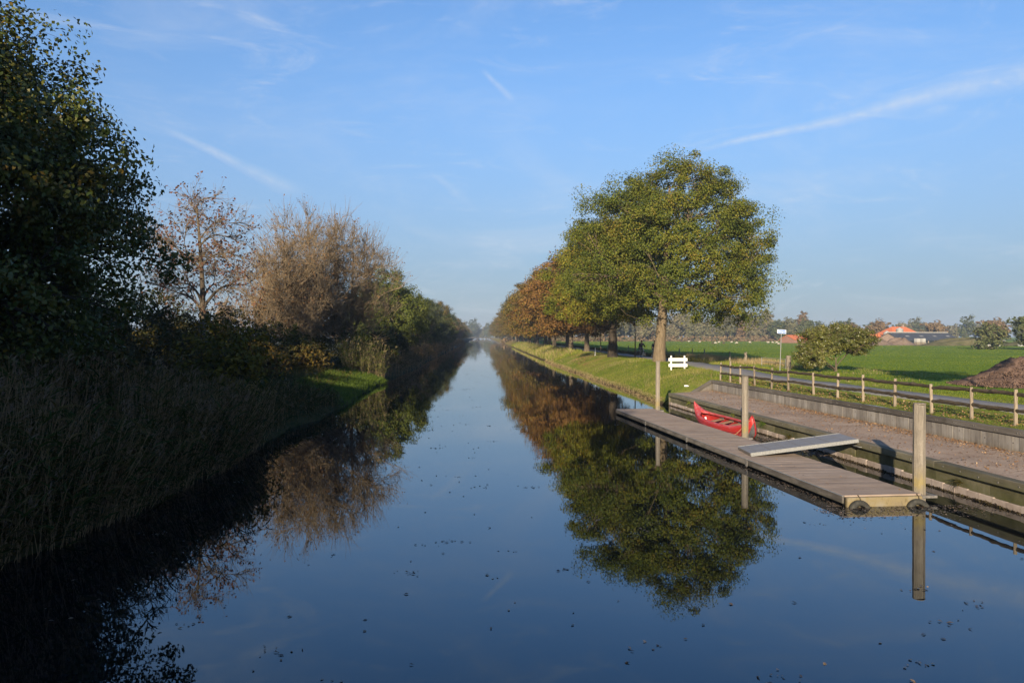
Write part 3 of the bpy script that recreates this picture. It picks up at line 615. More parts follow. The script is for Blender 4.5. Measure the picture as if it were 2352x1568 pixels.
# green conifer-ish fill inside the thicket and dark undergrowth
for (x, y, w, h, seed, mt, lab) in ((-18.6, 53, 3.0, 4.6, 75, 'shrub', 'brown-green bush filling the gap under the half-bare tree'), (-21.5, 49, 3.2, 5.4, 76, 'shrub', 'tall dull bush between the dark oak and the half-bare tree'), (-17.2, 57, 2.4, 4.2, 77, 'shrub', 'olive bush at the left foot of the bare thicket'), (-13.5, 27.5, 2.6, 3.4, 72, 'shrub', 'dark bush under the right boughs of the tall left oak'), (-16.5, 29, 3.4, 4.2, 73, 'shrub', 'shadowed bush behind the trunk of the tall left oak'), (-21, 31, 3.6, 4.6, 74, 'shrub', 'dim bush at the left edge behind the tall oak'), (-10.6, 33.5, 2.1, 3.5, 61, 'yellowbush', 'yellowing leafy bush above the shaded reeds'), (-14.8, 40, 2.6, 3.3, 62, 'shrub', 'dark brown-green bush under the half-bare tree'), (-18.5, 44, 3.0, 5.0, 63, 'shrub', 'rusty brown bush left of the half-bare tree trunk'), (-13.2, 47, 2.1, 2.0, 64, 'shrub', 'low dark bush behind the yellowing bush'),
                                 (-13.0, 58, 2.3, 2.2, 65, 'shrub', 'shaded bramble mass at the foot of the bare thicket'), (-15.6, 61, 2.8, 3.4, 66, 'darkgreen', 'dark green shrub under the left bare trees'), (-10.4, 68, 2.0, 3.4, 67, 'darkgreen', 'dark shrub behind the plumed reeds'), (-9.8, 78, 2.0, 3.8, 68, 'darkgreen', 'near-black shrub where the thicket meets the reed bank'), (-15.2, 75, 3.6, 8.4, 69, 'darkgreen', 'ivy-green bush filling the middle of the bare thicket'), (-10.2, 90, 2.2, 4.4, 70, 'shrub', 'dark bush between the thicket and the yellow-green tree'), (-13, 96, 3, 5, 71, 'darkgreen', 'shadowy bush behind the reed bank before the yellow-green tree')):
    t = tree('leafy_bush', (x, y, GZ(x, y) - .1), [(0, 0, h * .52, w, w, h * .48), (w * .35, -w * .3, h * .34, w * .75, w * .75, h * .32), (-w * .4, 0, h * .36, w * .7, w * .7, h * .34)], seed, .25, h * .6, .07, int(90 + 14 * w * h), 9, 34, 28, .46, .18, .12, M['bark_dark'], M[mt], shell=.35, sides=7, zmin=.1)
    tag(t, lab, 'bush', 'bushes of the left bank')
# the field bush: umbrella-shaped evergreen on bare stems
t = tree('evergreen_bush', (25.8, 57, GZ(25.8, 57)), [(.0, 0, 2.55, 2.5, 2.1, .95), (-1.5, -.2, 1.55, 1.55, 1.6, 1.35), (1.7, 0, 2.1, 1.35, 1.5, .95), (-.2, -.5, 2.2, 1.8, 1.5, .9), (-2.0, -.3, .95, 1.0, 1.2, .75)], 81, .10, 1.2, .10, 760, 12, 70, 66, .27, .135, .066, M['bark'], M['rhodo'], shell=.35, zmin=.25, r3=.013, tw=(3, .5, .010, .2), rise=.02, sides=8, clear=(1.15, 1.35))
tag(t, 'low rounded olive-green evergreen bush on bare stems behind the rail fence', 'bush')

# saplings by the path
for (x, y, h, seed, lab) in ((15.6, 80.2, 5.2, 91, 'slim staked sapling with brown leaves beside the cyclist'), (16.0, 106, 5.4, 92, 'thin pale sapling between the third tree and the path')):
    t = tree('sapling', (x, y, GZ(x, y)), [(0, 0, h * .78, .9, .9, h * .2)], seed, h * .55, h * .9, .075, 50, 6, 16, 14, .3, .17, .11, M['bark'], M['drybrown'], shell=.2, sides=7); tag(t, lab, 'tree')

# trees out of the picture whose shade falls into it
shade = tree('shade_tree', (-20, -14, GZ(-20, -14)), [(0, 0, 9.5, 6.6, 6.6, 7.5), (3, 0, 5, 4.4, 5, 3.4), (-3, 0, 5.4, 4.4, 5, 3.4)], 95, 2., 14, .45, 230, 9, 36, 56, 1.2, .62, .45, M['bark_dark'], M['darkgreen'], zmin=1.2, shell=.3, sides=8)
tag(shade, 'tall leafy tree on the left bank behind the viewpoint', 'tree', 'trees behind the viewpoint')
for (x, y, s) in ((-12.5, -9, .62), (-14.5, -2, .55), (-29, -4, .95), (-31, 12, 1.0), (-16.5, -27, 1.0), (-27, -24, 1.15), (-22, -41, 1.25)):
    t = clone(shade, (x, y, GZ(x, y)), x, s); t.name = 'shade_tree'; tag(t, 'tall leafy tree on the left bank behind the viewpoint', 'tree', 'trees behind the viewpoint')
t = tree('field_tree', (19.9, 21.5, GZ(19.9, 21.5)), [(0, 0, 9.0, 3.3, 3.3, 1.9), (-.8, .3, 8.0, 2.4, 2.4, 1.2)], 96, 6.2, 9.8, .16, 90, 7, 24, 40, .8, .4, .28, M['bark'], M['olive'], shell=.3, sides=8); tag(t, 'slender tree beside the path right of the viewpoint, outside the picture', 'tree')

# ------------------------------------------------------------------ far trees: prototypes and individuals
fp = []
for k, (seed, lob, n3, per, tw) in enumerate(((101, [(0, 0, 6.6, 3.0, 3.0, 5.4), (1, 0, 4, 2.6, 2.6, 3)], 90, 14, None), (102, [(0, 0, 6.0, 3.8, 3.8, 4.6), (-1.4, 0, 4, 2.8, 2.8, 2.8)], 90, 15, None), (103, [(0, 0, 7.4, 2.1, 2.1, 5.6)], 80, 13, None), (104, [(0, 0, 6.0, 4.4, 4.4, 4.2), (2, 0, 4.6, 3, 3, 3)], 110, 14, None))):
    fp.append(tree('far_tree', (0, 0, 0), lob, seed, 1.0, 8.5, .22, n3, 6, 22, per + 9, 1.0, .78, .55, M['bark'], M['far'], shell=.25, sides=6, r3=.03))
def far(k, x, y, h, mat, lab, grp, w=1.):
    s = h / 11.6; t = clone(fp[k], (x, y, GZ(x, y) - .1), rr.uniform(0, 6.28), (s * w, s * w, s), {'crown': mat}); t.name = 'far_tree'; tag(t, lab, 'tree', grp); return t
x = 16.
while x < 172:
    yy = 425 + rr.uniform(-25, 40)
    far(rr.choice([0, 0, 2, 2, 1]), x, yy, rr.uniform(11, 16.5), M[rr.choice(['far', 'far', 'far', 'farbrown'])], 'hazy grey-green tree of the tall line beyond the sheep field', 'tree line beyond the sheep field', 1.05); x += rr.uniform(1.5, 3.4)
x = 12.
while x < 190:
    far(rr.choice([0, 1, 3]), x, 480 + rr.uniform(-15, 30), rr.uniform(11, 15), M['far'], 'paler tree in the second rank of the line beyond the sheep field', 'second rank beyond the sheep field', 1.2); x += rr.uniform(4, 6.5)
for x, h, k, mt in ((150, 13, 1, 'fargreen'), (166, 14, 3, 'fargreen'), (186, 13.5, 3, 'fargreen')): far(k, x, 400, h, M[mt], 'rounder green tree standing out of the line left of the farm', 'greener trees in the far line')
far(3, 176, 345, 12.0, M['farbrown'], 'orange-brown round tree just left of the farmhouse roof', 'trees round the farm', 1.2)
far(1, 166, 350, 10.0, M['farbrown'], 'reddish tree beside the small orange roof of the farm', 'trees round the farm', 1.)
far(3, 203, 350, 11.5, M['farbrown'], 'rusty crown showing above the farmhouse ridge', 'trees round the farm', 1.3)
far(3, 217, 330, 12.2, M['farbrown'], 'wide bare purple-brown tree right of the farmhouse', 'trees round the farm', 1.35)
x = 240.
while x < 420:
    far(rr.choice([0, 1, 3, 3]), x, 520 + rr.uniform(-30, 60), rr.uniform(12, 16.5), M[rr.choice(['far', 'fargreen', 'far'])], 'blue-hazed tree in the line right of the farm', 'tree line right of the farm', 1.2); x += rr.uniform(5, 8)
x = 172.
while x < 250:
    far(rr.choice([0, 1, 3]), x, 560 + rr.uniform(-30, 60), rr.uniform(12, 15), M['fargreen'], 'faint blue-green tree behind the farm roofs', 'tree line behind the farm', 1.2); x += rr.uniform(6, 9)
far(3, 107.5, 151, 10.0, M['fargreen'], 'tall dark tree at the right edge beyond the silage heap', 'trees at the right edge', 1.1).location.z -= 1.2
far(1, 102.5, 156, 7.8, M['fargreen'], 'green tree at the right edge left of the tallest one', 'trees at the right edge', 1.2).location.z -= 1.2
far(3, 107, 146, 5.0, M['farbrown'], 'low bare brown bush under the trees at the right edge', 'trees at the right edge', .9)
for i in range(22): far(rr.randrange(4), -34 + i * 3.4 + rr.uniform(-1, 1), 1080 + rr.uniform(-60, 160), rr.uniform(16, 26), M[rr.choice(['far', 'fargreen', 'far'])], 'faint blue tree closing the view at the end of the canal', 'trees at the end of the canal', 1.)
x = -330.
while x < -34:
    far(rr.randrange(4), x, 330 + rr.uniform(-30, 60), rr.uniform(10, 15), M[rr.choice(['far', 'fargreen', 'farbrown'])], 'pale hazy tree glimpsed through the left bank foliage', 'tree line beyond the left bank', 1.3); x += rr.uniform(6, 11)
for p in fp:
    for c in list(p.children): bpy.data.objects.remove(c, do_unlink=True)
    bpy.data.objects.remove(p, do_unlink=True)

# ------------------------------------------------------------------ quay, retaining wall and walkway
rnd = random.Random(9)
qa = math.atan(.0428); ua = math.atan(.0477)
q = empty('quay_wall', (11.19, 18.23, 0), qa)
tag(q, 'low mossy timber and concrete quay wall behind the floating dock', 'quay wall')
QY0, QY1 = -13.0, 24.3
capm = [MB().box(-.07, .20, 0, 3.9, .47, .65, ch=.014).mesh('cap_beam', M['cap']) for k in range(1)][0]
boltm = MB().tube([(-.012, 0, 0), (0, 0, 0)], .016, 8).mesh('bolt', M['bolt'])
y = QY1
while y > QY0:
    c = obj('cap_beam', capm, q, (rnd.uniform(-.008, .008), y - 3.9, rnd.uniform(-.006, .006)))
    for k in range(6): obj('bolt', boltm, c, (-.0705, .35 + k * .64, .565 + rnd.uniform(-.02, .02)))
    y -= 3.912
bbm = MB().box(.03, .12, 0, 1.94, .0, .462, ch=.006).mesh('back_board', M['backboard'])
y = QY1
while y > QY0:
    obj('back_board', bbm, q, (rnd.uniform(-.008, .008), y - 1.945, 0)); y -= 1.95
plm = [MB().box(-.04, .025, 0, .43, -.8, .17 + h, ch=.012).mesh('sheet_pile', M['pile']) for h in (0, .012, -.014)]
y = QY1
while y > QY0:
    obj('sheet_pile', rnd.choice(plm), q, (rnd.uniform(-.012, .012), y - .435, 0)); y -= .44
MB().box(-.04, .35, QY1 + .004, QY1 + .09, -.8, .64, ch=.01).build('end_board', M['cap'], q)
MB().box(.4, 1.7, QY1 - .16, QY1 + .09, .4, .648, ch=.012).build('end_beam', M['cap'], q, rot=(0, 0, 0))

ys = np.linspace(0, 1, 90); xs = np.linspace(0, 1, 14); A = []
for s in ys:
    y0 = 2 + s * 40.45; y1 = 2 + s * 42.3
    for u in xs:
        yy = y0 + (y1 - y0) * u; x0 = qx(yy) + .195; x1 = wx(yy) + .02
        xx = x0 + (x1 - x0) * u; A.append((xx, yy, .642 + .012 * float(wav(np.array(xx), np.array(yy), 2.2)) * (0 < u < 1) + .02 * u))
n = 14; i = (np.arange(89)[:, None] * n + np.arange(13)[None]).ravel()
tag(obj('quay_walkway', mesh_np('quay_walkway', np.array(A), np.stack([i, i + 1, i + n + 1, i + n], -1), M['walkway'], True)), kind='structure')

u = empty('retaining_wall', (14.08, 20.13, 0), ua)
tag(u, 'grey plank retaining wall with dark coping above the quay walkway', 'retaining wall')
UY0, UY1 = -15.0, 24.15
upm = MB().box(0, .06, 0, .246, .3, 1.105, ch=.004).mesh('wall_plank', M['upwall'])
y = UY1
while y > UY0:
    obj('wall_plank', upm, u, (rnd.uniform(-.006, .006), y - .248, 0)); y -= .25
com = MB().box(-.055, .10, 0, 3.49, 1.085, 1.25, ch=.01).mesh('coping_board', M['coping'])
y = UY1
while y > UY0:
    c = obj('coping_board', com, u, (rnd.uniform(-.005, .005), y - 3.49, rnd.uniform(-.004, .004)))
    for k in range(4):
        for e in (0, .09): obj('bolt', boltm, c, (-.0555, .4 + k * .87 + e, 1.165 + rnd.uniform(-.01, .01)))
    for k in range(3): obj('bolt', boltm, c, (.0, .7 + k * 1.1, .93 + rnd.uniform(-.05, .05)))
    y -= 3.5
# the wing that slopes down to the walkway at the far end
w = empty('wing_wall', (12.93, 44.22, 0), math.atan2(43.25 - 44.22, 11.6 - 12.93))
tag(w, 'short sloping plank wing closing the far end of the retaining wall', 'retaining wall')
for k in range(6):
    a, b = k * .275, k * .275 + .272; za, zb = 1.12 - a * .34, 1.12 - b * .34
    m = MB(); m.add([(a, -.06, .3), (b, -.06, .3), (b, 0, .3), (a, 0, .3), (a, -.06, za), (b, -.06, zb), (b, 0, zb), (a, 0, za)], [(3, 2, 1, 0), (4, 5, 6, 7), (0, 1, 5, 4), (1, 2, 6, 5), (2, 3, 7, 6), (3, 0, 4, 7)]); m.build('wall_plank', M['upwall'], w)
Mx = Matrix.Translation((-.05, -.10, 1.16)) @ Matrix.Rotation(math.atan(.34), 4, 'Y'); MB().box(0, 1.85, 0, .16, -.065, .095, Mx, .01).build('coping_board', M['coping'], w)

# ------------------------------------------------------------------ split-rail fence
def fx(y): return 14.6 - (y - 21.2) * .056
f = empty('rail_fence', (fx(21.2), 21.2, GZ(fx(21.2), 21.2))); tag(f, 'rough post-and-rail fence of pale posts and dark split rails above the quay', 'fence')
FY = [43.9, 42.4, 41, 39.1, 37.1, 35.3, 32.9, 30.9, 29.0, 26.95, 24.9, 23.0, 21.2, 19.3, 17.4, 15.5]
def rough_post(r, h, seed, taper=.9, sides=8, rings=7, jit=.06, below=.25, sq=.5):
    g = random.Random(seed); V = []; F = []
    ph = g.uniform(0, 1); mul = [1 + g.uniform(-jit, jit) for _ in range(sides)]
    for i in range(rings):
        zz = -below + (h + below) * i / (rings - 1); rr_ = r * (1 - (1 - taper) * i / (rings - 1))
        for k in range(sides):
            a = 2 * math.pi * (k + .5) / sides + ph * 0; sqf = 1 / max(abs(math.cos(a)), abs(math.sin(a))); e = rr_ * mul[k] * (1 + g.uniform(-jit, jit) * .4) * (1 + (sqf - 1) * sq)
            V.append((e * math.cos(a), e * math.sin(a), zz + (g.uniform(-.012, .012) if i == rings - 1 else 0)))
    for i in range(rings - 1):
        for k in range(sides): F.append((i * sides + k, i * sides + (k + 1) % sides, (i + 1) * sides + (k + 1) % sides, (i + 1) * sides + k))
    V.append((0, 0, h + .008)); b = (rings - 1) * sides
    for k in range(sides): F.append((b + k, b + (k + 1) % sides, len(V) - 1))
    m = MB(); m.add(V, F); return m
fpm = [rough_post(.050, .97, s, .92).mesh('post', M['fencepost']) for s in (1, 2, 3, 4)]
def rail_mesh(seed):
    g = random.Random(seed); m = 11; pts = []; rad = []; a = g.uniform(0, 6)
    V = []; F = []
    for i in range(m):
        s = i / (m - 1); c = (g.uniform(-.012, .012), s,   .013 * math.sin(a + 4 * s) + g.uniform(-.010, .010)); e = .058 * (1 - .25 * abs(s - .5)) * g.uniform(.85, 1.15)
        for k in range(7):
            q_ = 2 * math.pi * k / 7 + .3 * s; V.append((c[0] + .8 * e * math.cos(q_) * g.uniform(.86, 1.12), c[1], c[2] + 1.12 * e * math.sin(q_) * g.uniform(.86, 1.12)))
    for i in range(m - 1):
        for k in range(7): F.append((i * 7 + k, i * 7 + (k + 1) % 7, (i + 1) * 7 + (k + 1) % 7, (i + 1) * 7 + k))
    F += [tuple(range(7))[::-1], tuple((m - 1) * 7 + k for k in range(7))]
    mb = MB(); mb.add(V, F); return mb.mesh('rail', M['fencerail'])
rlm = [rail_mesh(s) for s in range(7)]
fo = Vector(f.location); prevp = None
for i, y in enumerate(FY):
    p = Vector((fx(y), y, GZ(fx(y), y)))
    hh = 1.18 if i == 1 else rnd.uniform(.96, 1.04)
    c = obj('post', fpm[i % 4], f, p - fo, (rnd.uniform(-.03, .03), rnd.uniform(-.03, .03), rnd.uniform(-.25, .25))); c.scale = (1, 1, hh)
    if prevp is not None:
        for hz in (.85, .42):
            a = prevp + Vector((0, 0, hz + rnd.uniform(-.03, .03))); b = p + Vector((0, 0, hz + rnd.uniform(-.03, .03))); d = b - a
            r_ = obj('rail', rnd.choice(rlm), f, a - fo + Vector((rnd.uniform(-.015, .015), 0, 0)), (math.atan2(d.z, math.hypot(d.x, d.y)) * -1, 0, math.atan2(d.y, d.x) - math.pi / 2)); r_.rotation_euler[0] = math.atan2(d.z, math.hypot(d.x, d.y)); r_.scale = (1, d.length, 1)
    prevp = p

# ------------------------------------------------------------------ floating dock
da = math.atan(.0697)
dk = empty('floating_dock', (8.78, 17.07, 0), da); tag(dk, 'long grey-brown floating plank dock moored along the quay', 'dock')
pkm = [MB().box(-.885, .885, 0, .1355, .205, .24 + e, ch=.003).mesh('plank', M['deck']) for e in (0, .002, -.002)]
DL = 20.75; NP = 150; st = DL / NP
for k in range(NP): obj('plank', rnd.choice(pkm), dk, (rnd.uniform(-.006, .006), k * st + .003, 0))
SL = DL / 4
for k in range(4):
    for sx in (-1, 1):
        MB().box(sx * .889 - (.045 if sx < 0 else 0), sx * .889 + (.045 if sx > 0 else 0), k * SL + .012, (k + 1) * SL - .012, .065, .222, ch=.006).build('side_board', M['fascia'], dk)
        if sx < 0: MB().box(-.938, -.889, k * SL + .014, (k + 1) * SL - .014, .2225, .230).build('edge_strip', M['galv'], dk)
    MB().box(-.80, .80, k * SL + .15, (k + 1) * SL - .08, -.35, .2, ch=.03).build('float', M['float'], dk)
for k in range(1, 4):
    MB().box(-.952, -.936, k * SL - .06, k * SL + .06, .03, .2, ch=.004).build('joint_plate', M['bolt'], dk)
MB().box(-.86, .87, -.075, -.003, -.3, .205, ch=.015).build('end_block', M['yellow'], dk)
MB().box(-.86, .87, DL + .003, DL + .06, -.3, .205, ch=.015).build('end_block', M['fascia'], dk)
for yy in (.42, 10.5, 20.9):                          # steel yokes round the mooring posts
    m = MB(); m.box(.89, 1.40, yy - .24, yy - .19, .10, .155); m.box(.89, 1.40, yy + .19, yy + .24, .10, .155); m.box(1.35, 1.40, yy - .188, yy + .188, .102, .153); m.build('post_yoke', M['bolt'], dk)
def dockw(x, y, z): return Vector((8.78, 17.07, 0)) + Matrix.Rotation(da, 3, 'Z') @ Vector((x, y, z))
# mooring posts
for (p, h, r, seed, lab, tilt) in (((9.83, 17.50), 2.17, .125, 5, 'thick mooring post with yellow lichen at the near end of the dock', (.0, .004)), ((9.26, 27.62), 2.27, .112, 6, 'weathered mooring post in front of the red canoe stern', (.006, -.012)), ((8.50, 38.05), 2.5, .105, 7, 'tall mooring post at the far end of the dock', (0, .008))):
    m = rough_post(r, h, seed, .97, 8, 16, .07, 1.2, .75)
    t = empty('mooring_post', (*p, 0), rnd.uniform(.5, .7)); t.rotation_euler[0] = tilt[0]; t.rotation_euler[1] = tilt[1]
    m.build('timber_pile', M['mooring'], t)
    m = MB(); V = [(r * .99 * math.cos(a * math.pi / 4 + .39) * 1.12, r * .99 * math.sin(a * math.pi / 4 + .39) * 1.12, h + .012) for a in range(8)]; V += [(x * .9, y_ * .9, z_ + .02) for x, y_, z_ in V]
    m.add(V, [(k, (k + 1) % 8, 8 + (k + 1) % 8, 8 + k) for k in range(8)] + [tuple(range(8, 16))]); m.build('worn_top', M['oldpost'], t)
    tag(t, lab, 'post', 'mooring posts')
# old tyres used as fenders
for lx, lab in ((-.62, 'half-sunk old tyre fender at the left corner of the dock end'), (.72, 'half-sunk old tyre fender below the near mooring post')):
    c = dockw(lx, -.16, 0); t = empty('tyre_fender', c, da + (.06 if lx < 0 else -.08))
    m = MB(); n = 40; prof = [(.135, -.055), (.15, -.075), (.20, -.082), (.245, -.066), (.262, -.03), (.262, .03), (.245, .066), (.20, .082), (.15, .075), (.135, .055), (.15, .045), (.225, .04), (.225, -.04), (.15, -.045)]
    V = []; F = []; k_ = len(prof)
    for i in range(n):
        a = 2 * math.pi * i / n
        for r_, y_ in prof: V.append((r_ * math.cos(a), y_, r_ * math.sin(a)))
    for i in range(n):
        for k in range(k_): F.append((i * k_ + k, ((i + 1) % n) * k_ + k, ((i + 1) % n) * k_ + (k + 1) % k_, i * k_ + (k + 1) % k_))
    V = [(x * 1.0, y_, z_ * 1.0) for x, y_, z_ in V]; m.add(V, F); m.build('tyre', M['rubber'], t, (0, 0, -.10), (R(-10), 0, 0), smooth=True)
    MB().tube([(.05, .05, .155), (.05, .085, .20), (.05, .16, .245)], .010, 6).build('rope', M['fencerail'], t)
    tag(t, lab, 'tyre', 'tyre fenders on the dock end')

# ------------------------------------------------------------------ gangway
a = Vector((7.80, 23.30, .262)); b = Vector((10.86, 23.12, .675)); d = b - a; ln = d.length
g = empty('gangway', a); g.rotation_euler = (0, -math.asin(d.z / ln), math.atan2(d.y, d.x)); tag(g, 'grey metal gangway ramp from the dock up to the quay', 'gangway')
MB().box(0, ln, -.66, .66, .055, .075, ch=.003).build('deck_plate', M['galvdeck'], g)
for k in range(7): MB().box(.2 + k * .42, .235 + k * .42, -.655, .655, .0752, .083).build('foot_batten', M['galvdeck'], g)
for sy in (-1, 1):
    m = MB(); m.box(0, ln, sy * .70 - .02, sy * .70 + .02, -.02, .085, ch=.004); m.box(.002, ln - .002, sy * .70 - .06 if sy > 0 else sy * .70 + .02, sy * .70 - .02 if sy > 0 else sy * .70 + .06, -.028, -.018); m.build('side_channel', M['galv'], g)
MB().box(ln, ln + .26, -.66, .66, .045, .058, Matrix.Rotation(R(4), 4, 'Y')).build('hinge_flap', M['galv'], g)
for sy in (-1, 1): MB().tube([(.06, sy * .55 - .04, .01), (.06, sy * .55 + .04, .01)], .042, 14).build('roller', M['rubber'], g)
MB().box(-.012, .0, -.66, .66, .0, .07).build('end_plate', M['bolt'], g)

# ------------------------------------------------------------------ red canoe
cn = empty('canoe', (9.70, 31.3, 0), math.pi / 2 + math.atan2(.48, 6.1)); cn.rotation_euler[0] = R(-13); tag(cn, 'red open canoe with upturned ends floating between dock and quay', 'canoe')
def cB(t): return .46 * max(0., 1 - abs(t) ** 2.3) ** .72 + .008
def cG(t): return .35 + .09 * t * t + .41 * abs(t) ** 7
def cK(t): return -.12 + .10 * abs(t) ** 6
def cLx(v): return float(np.interp(v, [0, .15, .35, .6, .8, 1], [2.58, 2.80, 2.96, 3.05, 3.06, 3.02]))
def hull(t, v, off=0.):
    yv = cB(t) * (1 - (1 - v) ** 2.6) ** .55 * (1 - .10 * max(0., v - .62) / .38)
    return Vector((cLx(v) * t, yv + off, cK(t) + (cG(t) - cK(t)) * v ** 1.3))
ts = [math.sin(math.pi / 2 * s) * .35 + s * .65 for s in np.linspace(-1, 1, 41)]; vsn = np.linspace(0, 1, 11)
V = []; F = []
for t in ts:
    for v in vsn[::-1]: p = hull(t, v); V.append((p.x, -p.y, p.z))
    for v in vsn[1:]: V.append(tuple(hull(t, v)))
w_ = 21
for i in range(len(ts) - 1):
    for k in range(w_ - 1): F.append((i * w_ + k, i * w_ + k + 1, (i + 1) * w_ + k + 1, (i + 1) * w_ + k))
m = MB(); m.add(V, F); h = m.build('hull', M['canoe'], cn, smooth=True); so = h.modifiers.new('thickness', 'SOLIDIFY'); so.thickness = .016; so.offset = 1
V = []; F = []
for t in ts:
    p = hull(t, 1); yg = p.y + .004; wi = min(max(yg - .075, 0), .40 * max(0., 1 - (t / .77) ** 2) ** .5) if abs(t) < .77 else 0.
    zc = p.z + .006
    for sgn in (-1, 1):
        V += [(p.x, sgn * yg, zc - .03), (p.x, sgn * (yg + .002), zc), (p.x, sgn * (yg * .55 + wi * .45), zc + .030 + .02 * (1 - wi / max(yg, .01))), (p.x, sgn * wi, zc + .018 + .035 * (1 - wi / max(yg, .01))), (p.x, sgn * (wi + .004), zc - .05)]
for i in range(len(ts) - 1):
    for sd_ in (0, 5):
        for k in range(4 if abs(ts[i]) < .77 or abs(ts[i + 1]) < .77 else 3): F.append((i * 10 + sd_ + k, i * 10 + sd_ + k + 1, (i + 1) * 10 + sd_ + k + 1, (i + 1) * 10 + sd_ + k))
m = MB(); m.add(V, F); m.build('gunwale_deck', M['canoeworn'], cn, smooth=True)
for sgn in (-1, 1):
    m = MB(); m.tube([(hull(t, .66).x, sgn * (hull(t, .66).y + .014), hull(t, .66).z) for t in ts[1:-1]], .011, 5); m.build('rub_groove', M['canoegroove'], cn)
for e in (-1, 1):
    V = []; F = []; tt = [e * q_ for q_ in np.linspace(.82, 1., 9)]; vv = np.linspace(0, .80, 8)
    for t in tt:
        kk = (abs(t) - .82) / .18
        for v in vv[::-1]: p = hull(t, v * (.1 + .9 * kk ** .7)); V.append((p.x + e * .024, -p.y - .021, p.z))
        for v in vv[1:]: p = hull(t, v * (.1 + .9 * kk ** .7)); V.append((p.x + e * .024, p.y + .021, p.z))
    for i in range(8):
        for k in range(14): F.append((i * 15 + k, i * 15 + k + 1, (i + 1) * 15 + k + 1, (i + 1) * 15 + k))
    m = MB(); m.add(V, F); m.build('scuff_guard', M['canoegrey'], cn, smooth=True)
for t in (-.52, -.22, .08, .38):
    p = hull(t, .72); wy = p.y - .03; zs = .20
    for k in range(3): MB().box(p.x - .16 + k * .11, p.x - .065 + k * .11, -wy, wy, zs, zs + .022, ch=.005).build('seat_slat', M['slat'], cn)
    for sgn in (-1, 1): MB().box(p.x - .17, p.x + .17, sgn * (wy + .004) - .014, sgn * (wy + .004) + .014, zs - .03, zs + .09, ch=.006).build('seat_bracket', M['canoegrey'], cn)
MB().box(-2.0, 2.0, -.20, .20, -.06, -.045).build('floor_board', M['slat'], cn)
MB().tube([(-2.95, .02, .74), (-2.86, .35, .52), (-2.80, .62, .33), (-2.78, .80, .30)], .009, 6).build('mooring_rope', M['straw'], cn)
MB().tube([(1.72, .10, .24), (1.72, .10, .36)], .035, 10).build('bailer', M['plastic'], cn)

# ------------------------------------------------------------------ small things on the bank
gb = GZ(13.45, 54); b_ = empty('white_barrier', (13.45, 54.0, gb), -.05); tag(b_, 'white painted two-plank barrier on the grass beside the big oak', 'barrier')
for sx in (-1, 1): MB().box(sx * .455 - .05, sx * .455 + .05, -.02, .06, -.25, .92, ch=.006).build('post', M['white'], b_)
for zz in (.15, .55): MB().box(-.64, .64, -.062, -.022, zz, zz + .21, ch=.006).build('plank', M['white'], b_)
for sx in (-1, 1):
    for zz in (.2, .31, .6, .71): MB().tube([(sx * .455, -.068, zz), (sx * .455, -.062, zz)], .011, 8).build('bolt', M['bolt'], b_)
s_ = empty('street_sign', (20.42, 53.75, GZ(20.42, 53.75)), .30); tag(s_, 'blue street name sign reading fietspad on a thin leaning pole', 'sign')
tp = Vector((.14, 0, 2.92)); MB().tube([(0, 0, -.3), tuple(tp)], .027, 10).build('pole', M['galv'], s_)
Mt = Matrix.Translation(tp + Vector((0, -.03, -.10))) @ Matrix.Rotation(R(2.5), 4, 'Y')
def rrect(w, h, r, y0, y1, mat, name, par):
    pts = []
    for cx, cz, a0 in ((w - r, h - r, 0), (-w + r, h - r, 90), (-w + r, -h + r, 180), (w - r, -h + r, 270)):
        for k in range(5): a = R(a0 + k * 22.5); pts.append((cx + r * math.cos(a), cz + r * math.sin(a)))
    V = [Mt @ Vector((x, y0, z)) for x, z in pts] + [Mt @ Vector((x, y1, z)) for x, z in pts]; n = len(pts)
    m = MB(); m.add(V, [tuple(range(n))[::-1] if y0 > y1 else tuple(range(n)), tuple(range(n, 2 * n))] + [(k, (k + 1) % n, n + (k + 1) % n, n + k) for k in range(n)]); return m.build(name, mat, par)
panel = rrect(.36, .135, .035, -.012, .012, M['signwhite'], 'sign_panel', s_)
rrect(.335, .11, .022, -.0155, -.0122, M['blue'], 'sign_face', s_)
fc = bpy.data.curves.new('lettering', 'FONT'); fc.body = 'fietspad'; fc.size = .185; fc.align_x = 'CENTER'; fc.align_y = 'CENTER'; fc.offset = .004; fc.space_character = 1.08
tmp = bpy.data.objects.new('lettering_curve', fc); col.objects.link(tmp); dg = bpy.context.evaluated_depsgraph_get(); dg.update()
tm = bpy.data.meshes.new_from_object(tmp.evaluated_get(dg)); bpy.data.objects.remove(tmp, do_unlink=True); tm.materials.clear(); tm.materials.append(M['signwhite'])
lt = obj('lettering', tm, s_); lt.matrix_local = Mt @ Matrix.Translation((0, -.0165, .012)) @ Matrix.Rotation(R(90), 4, 'X')
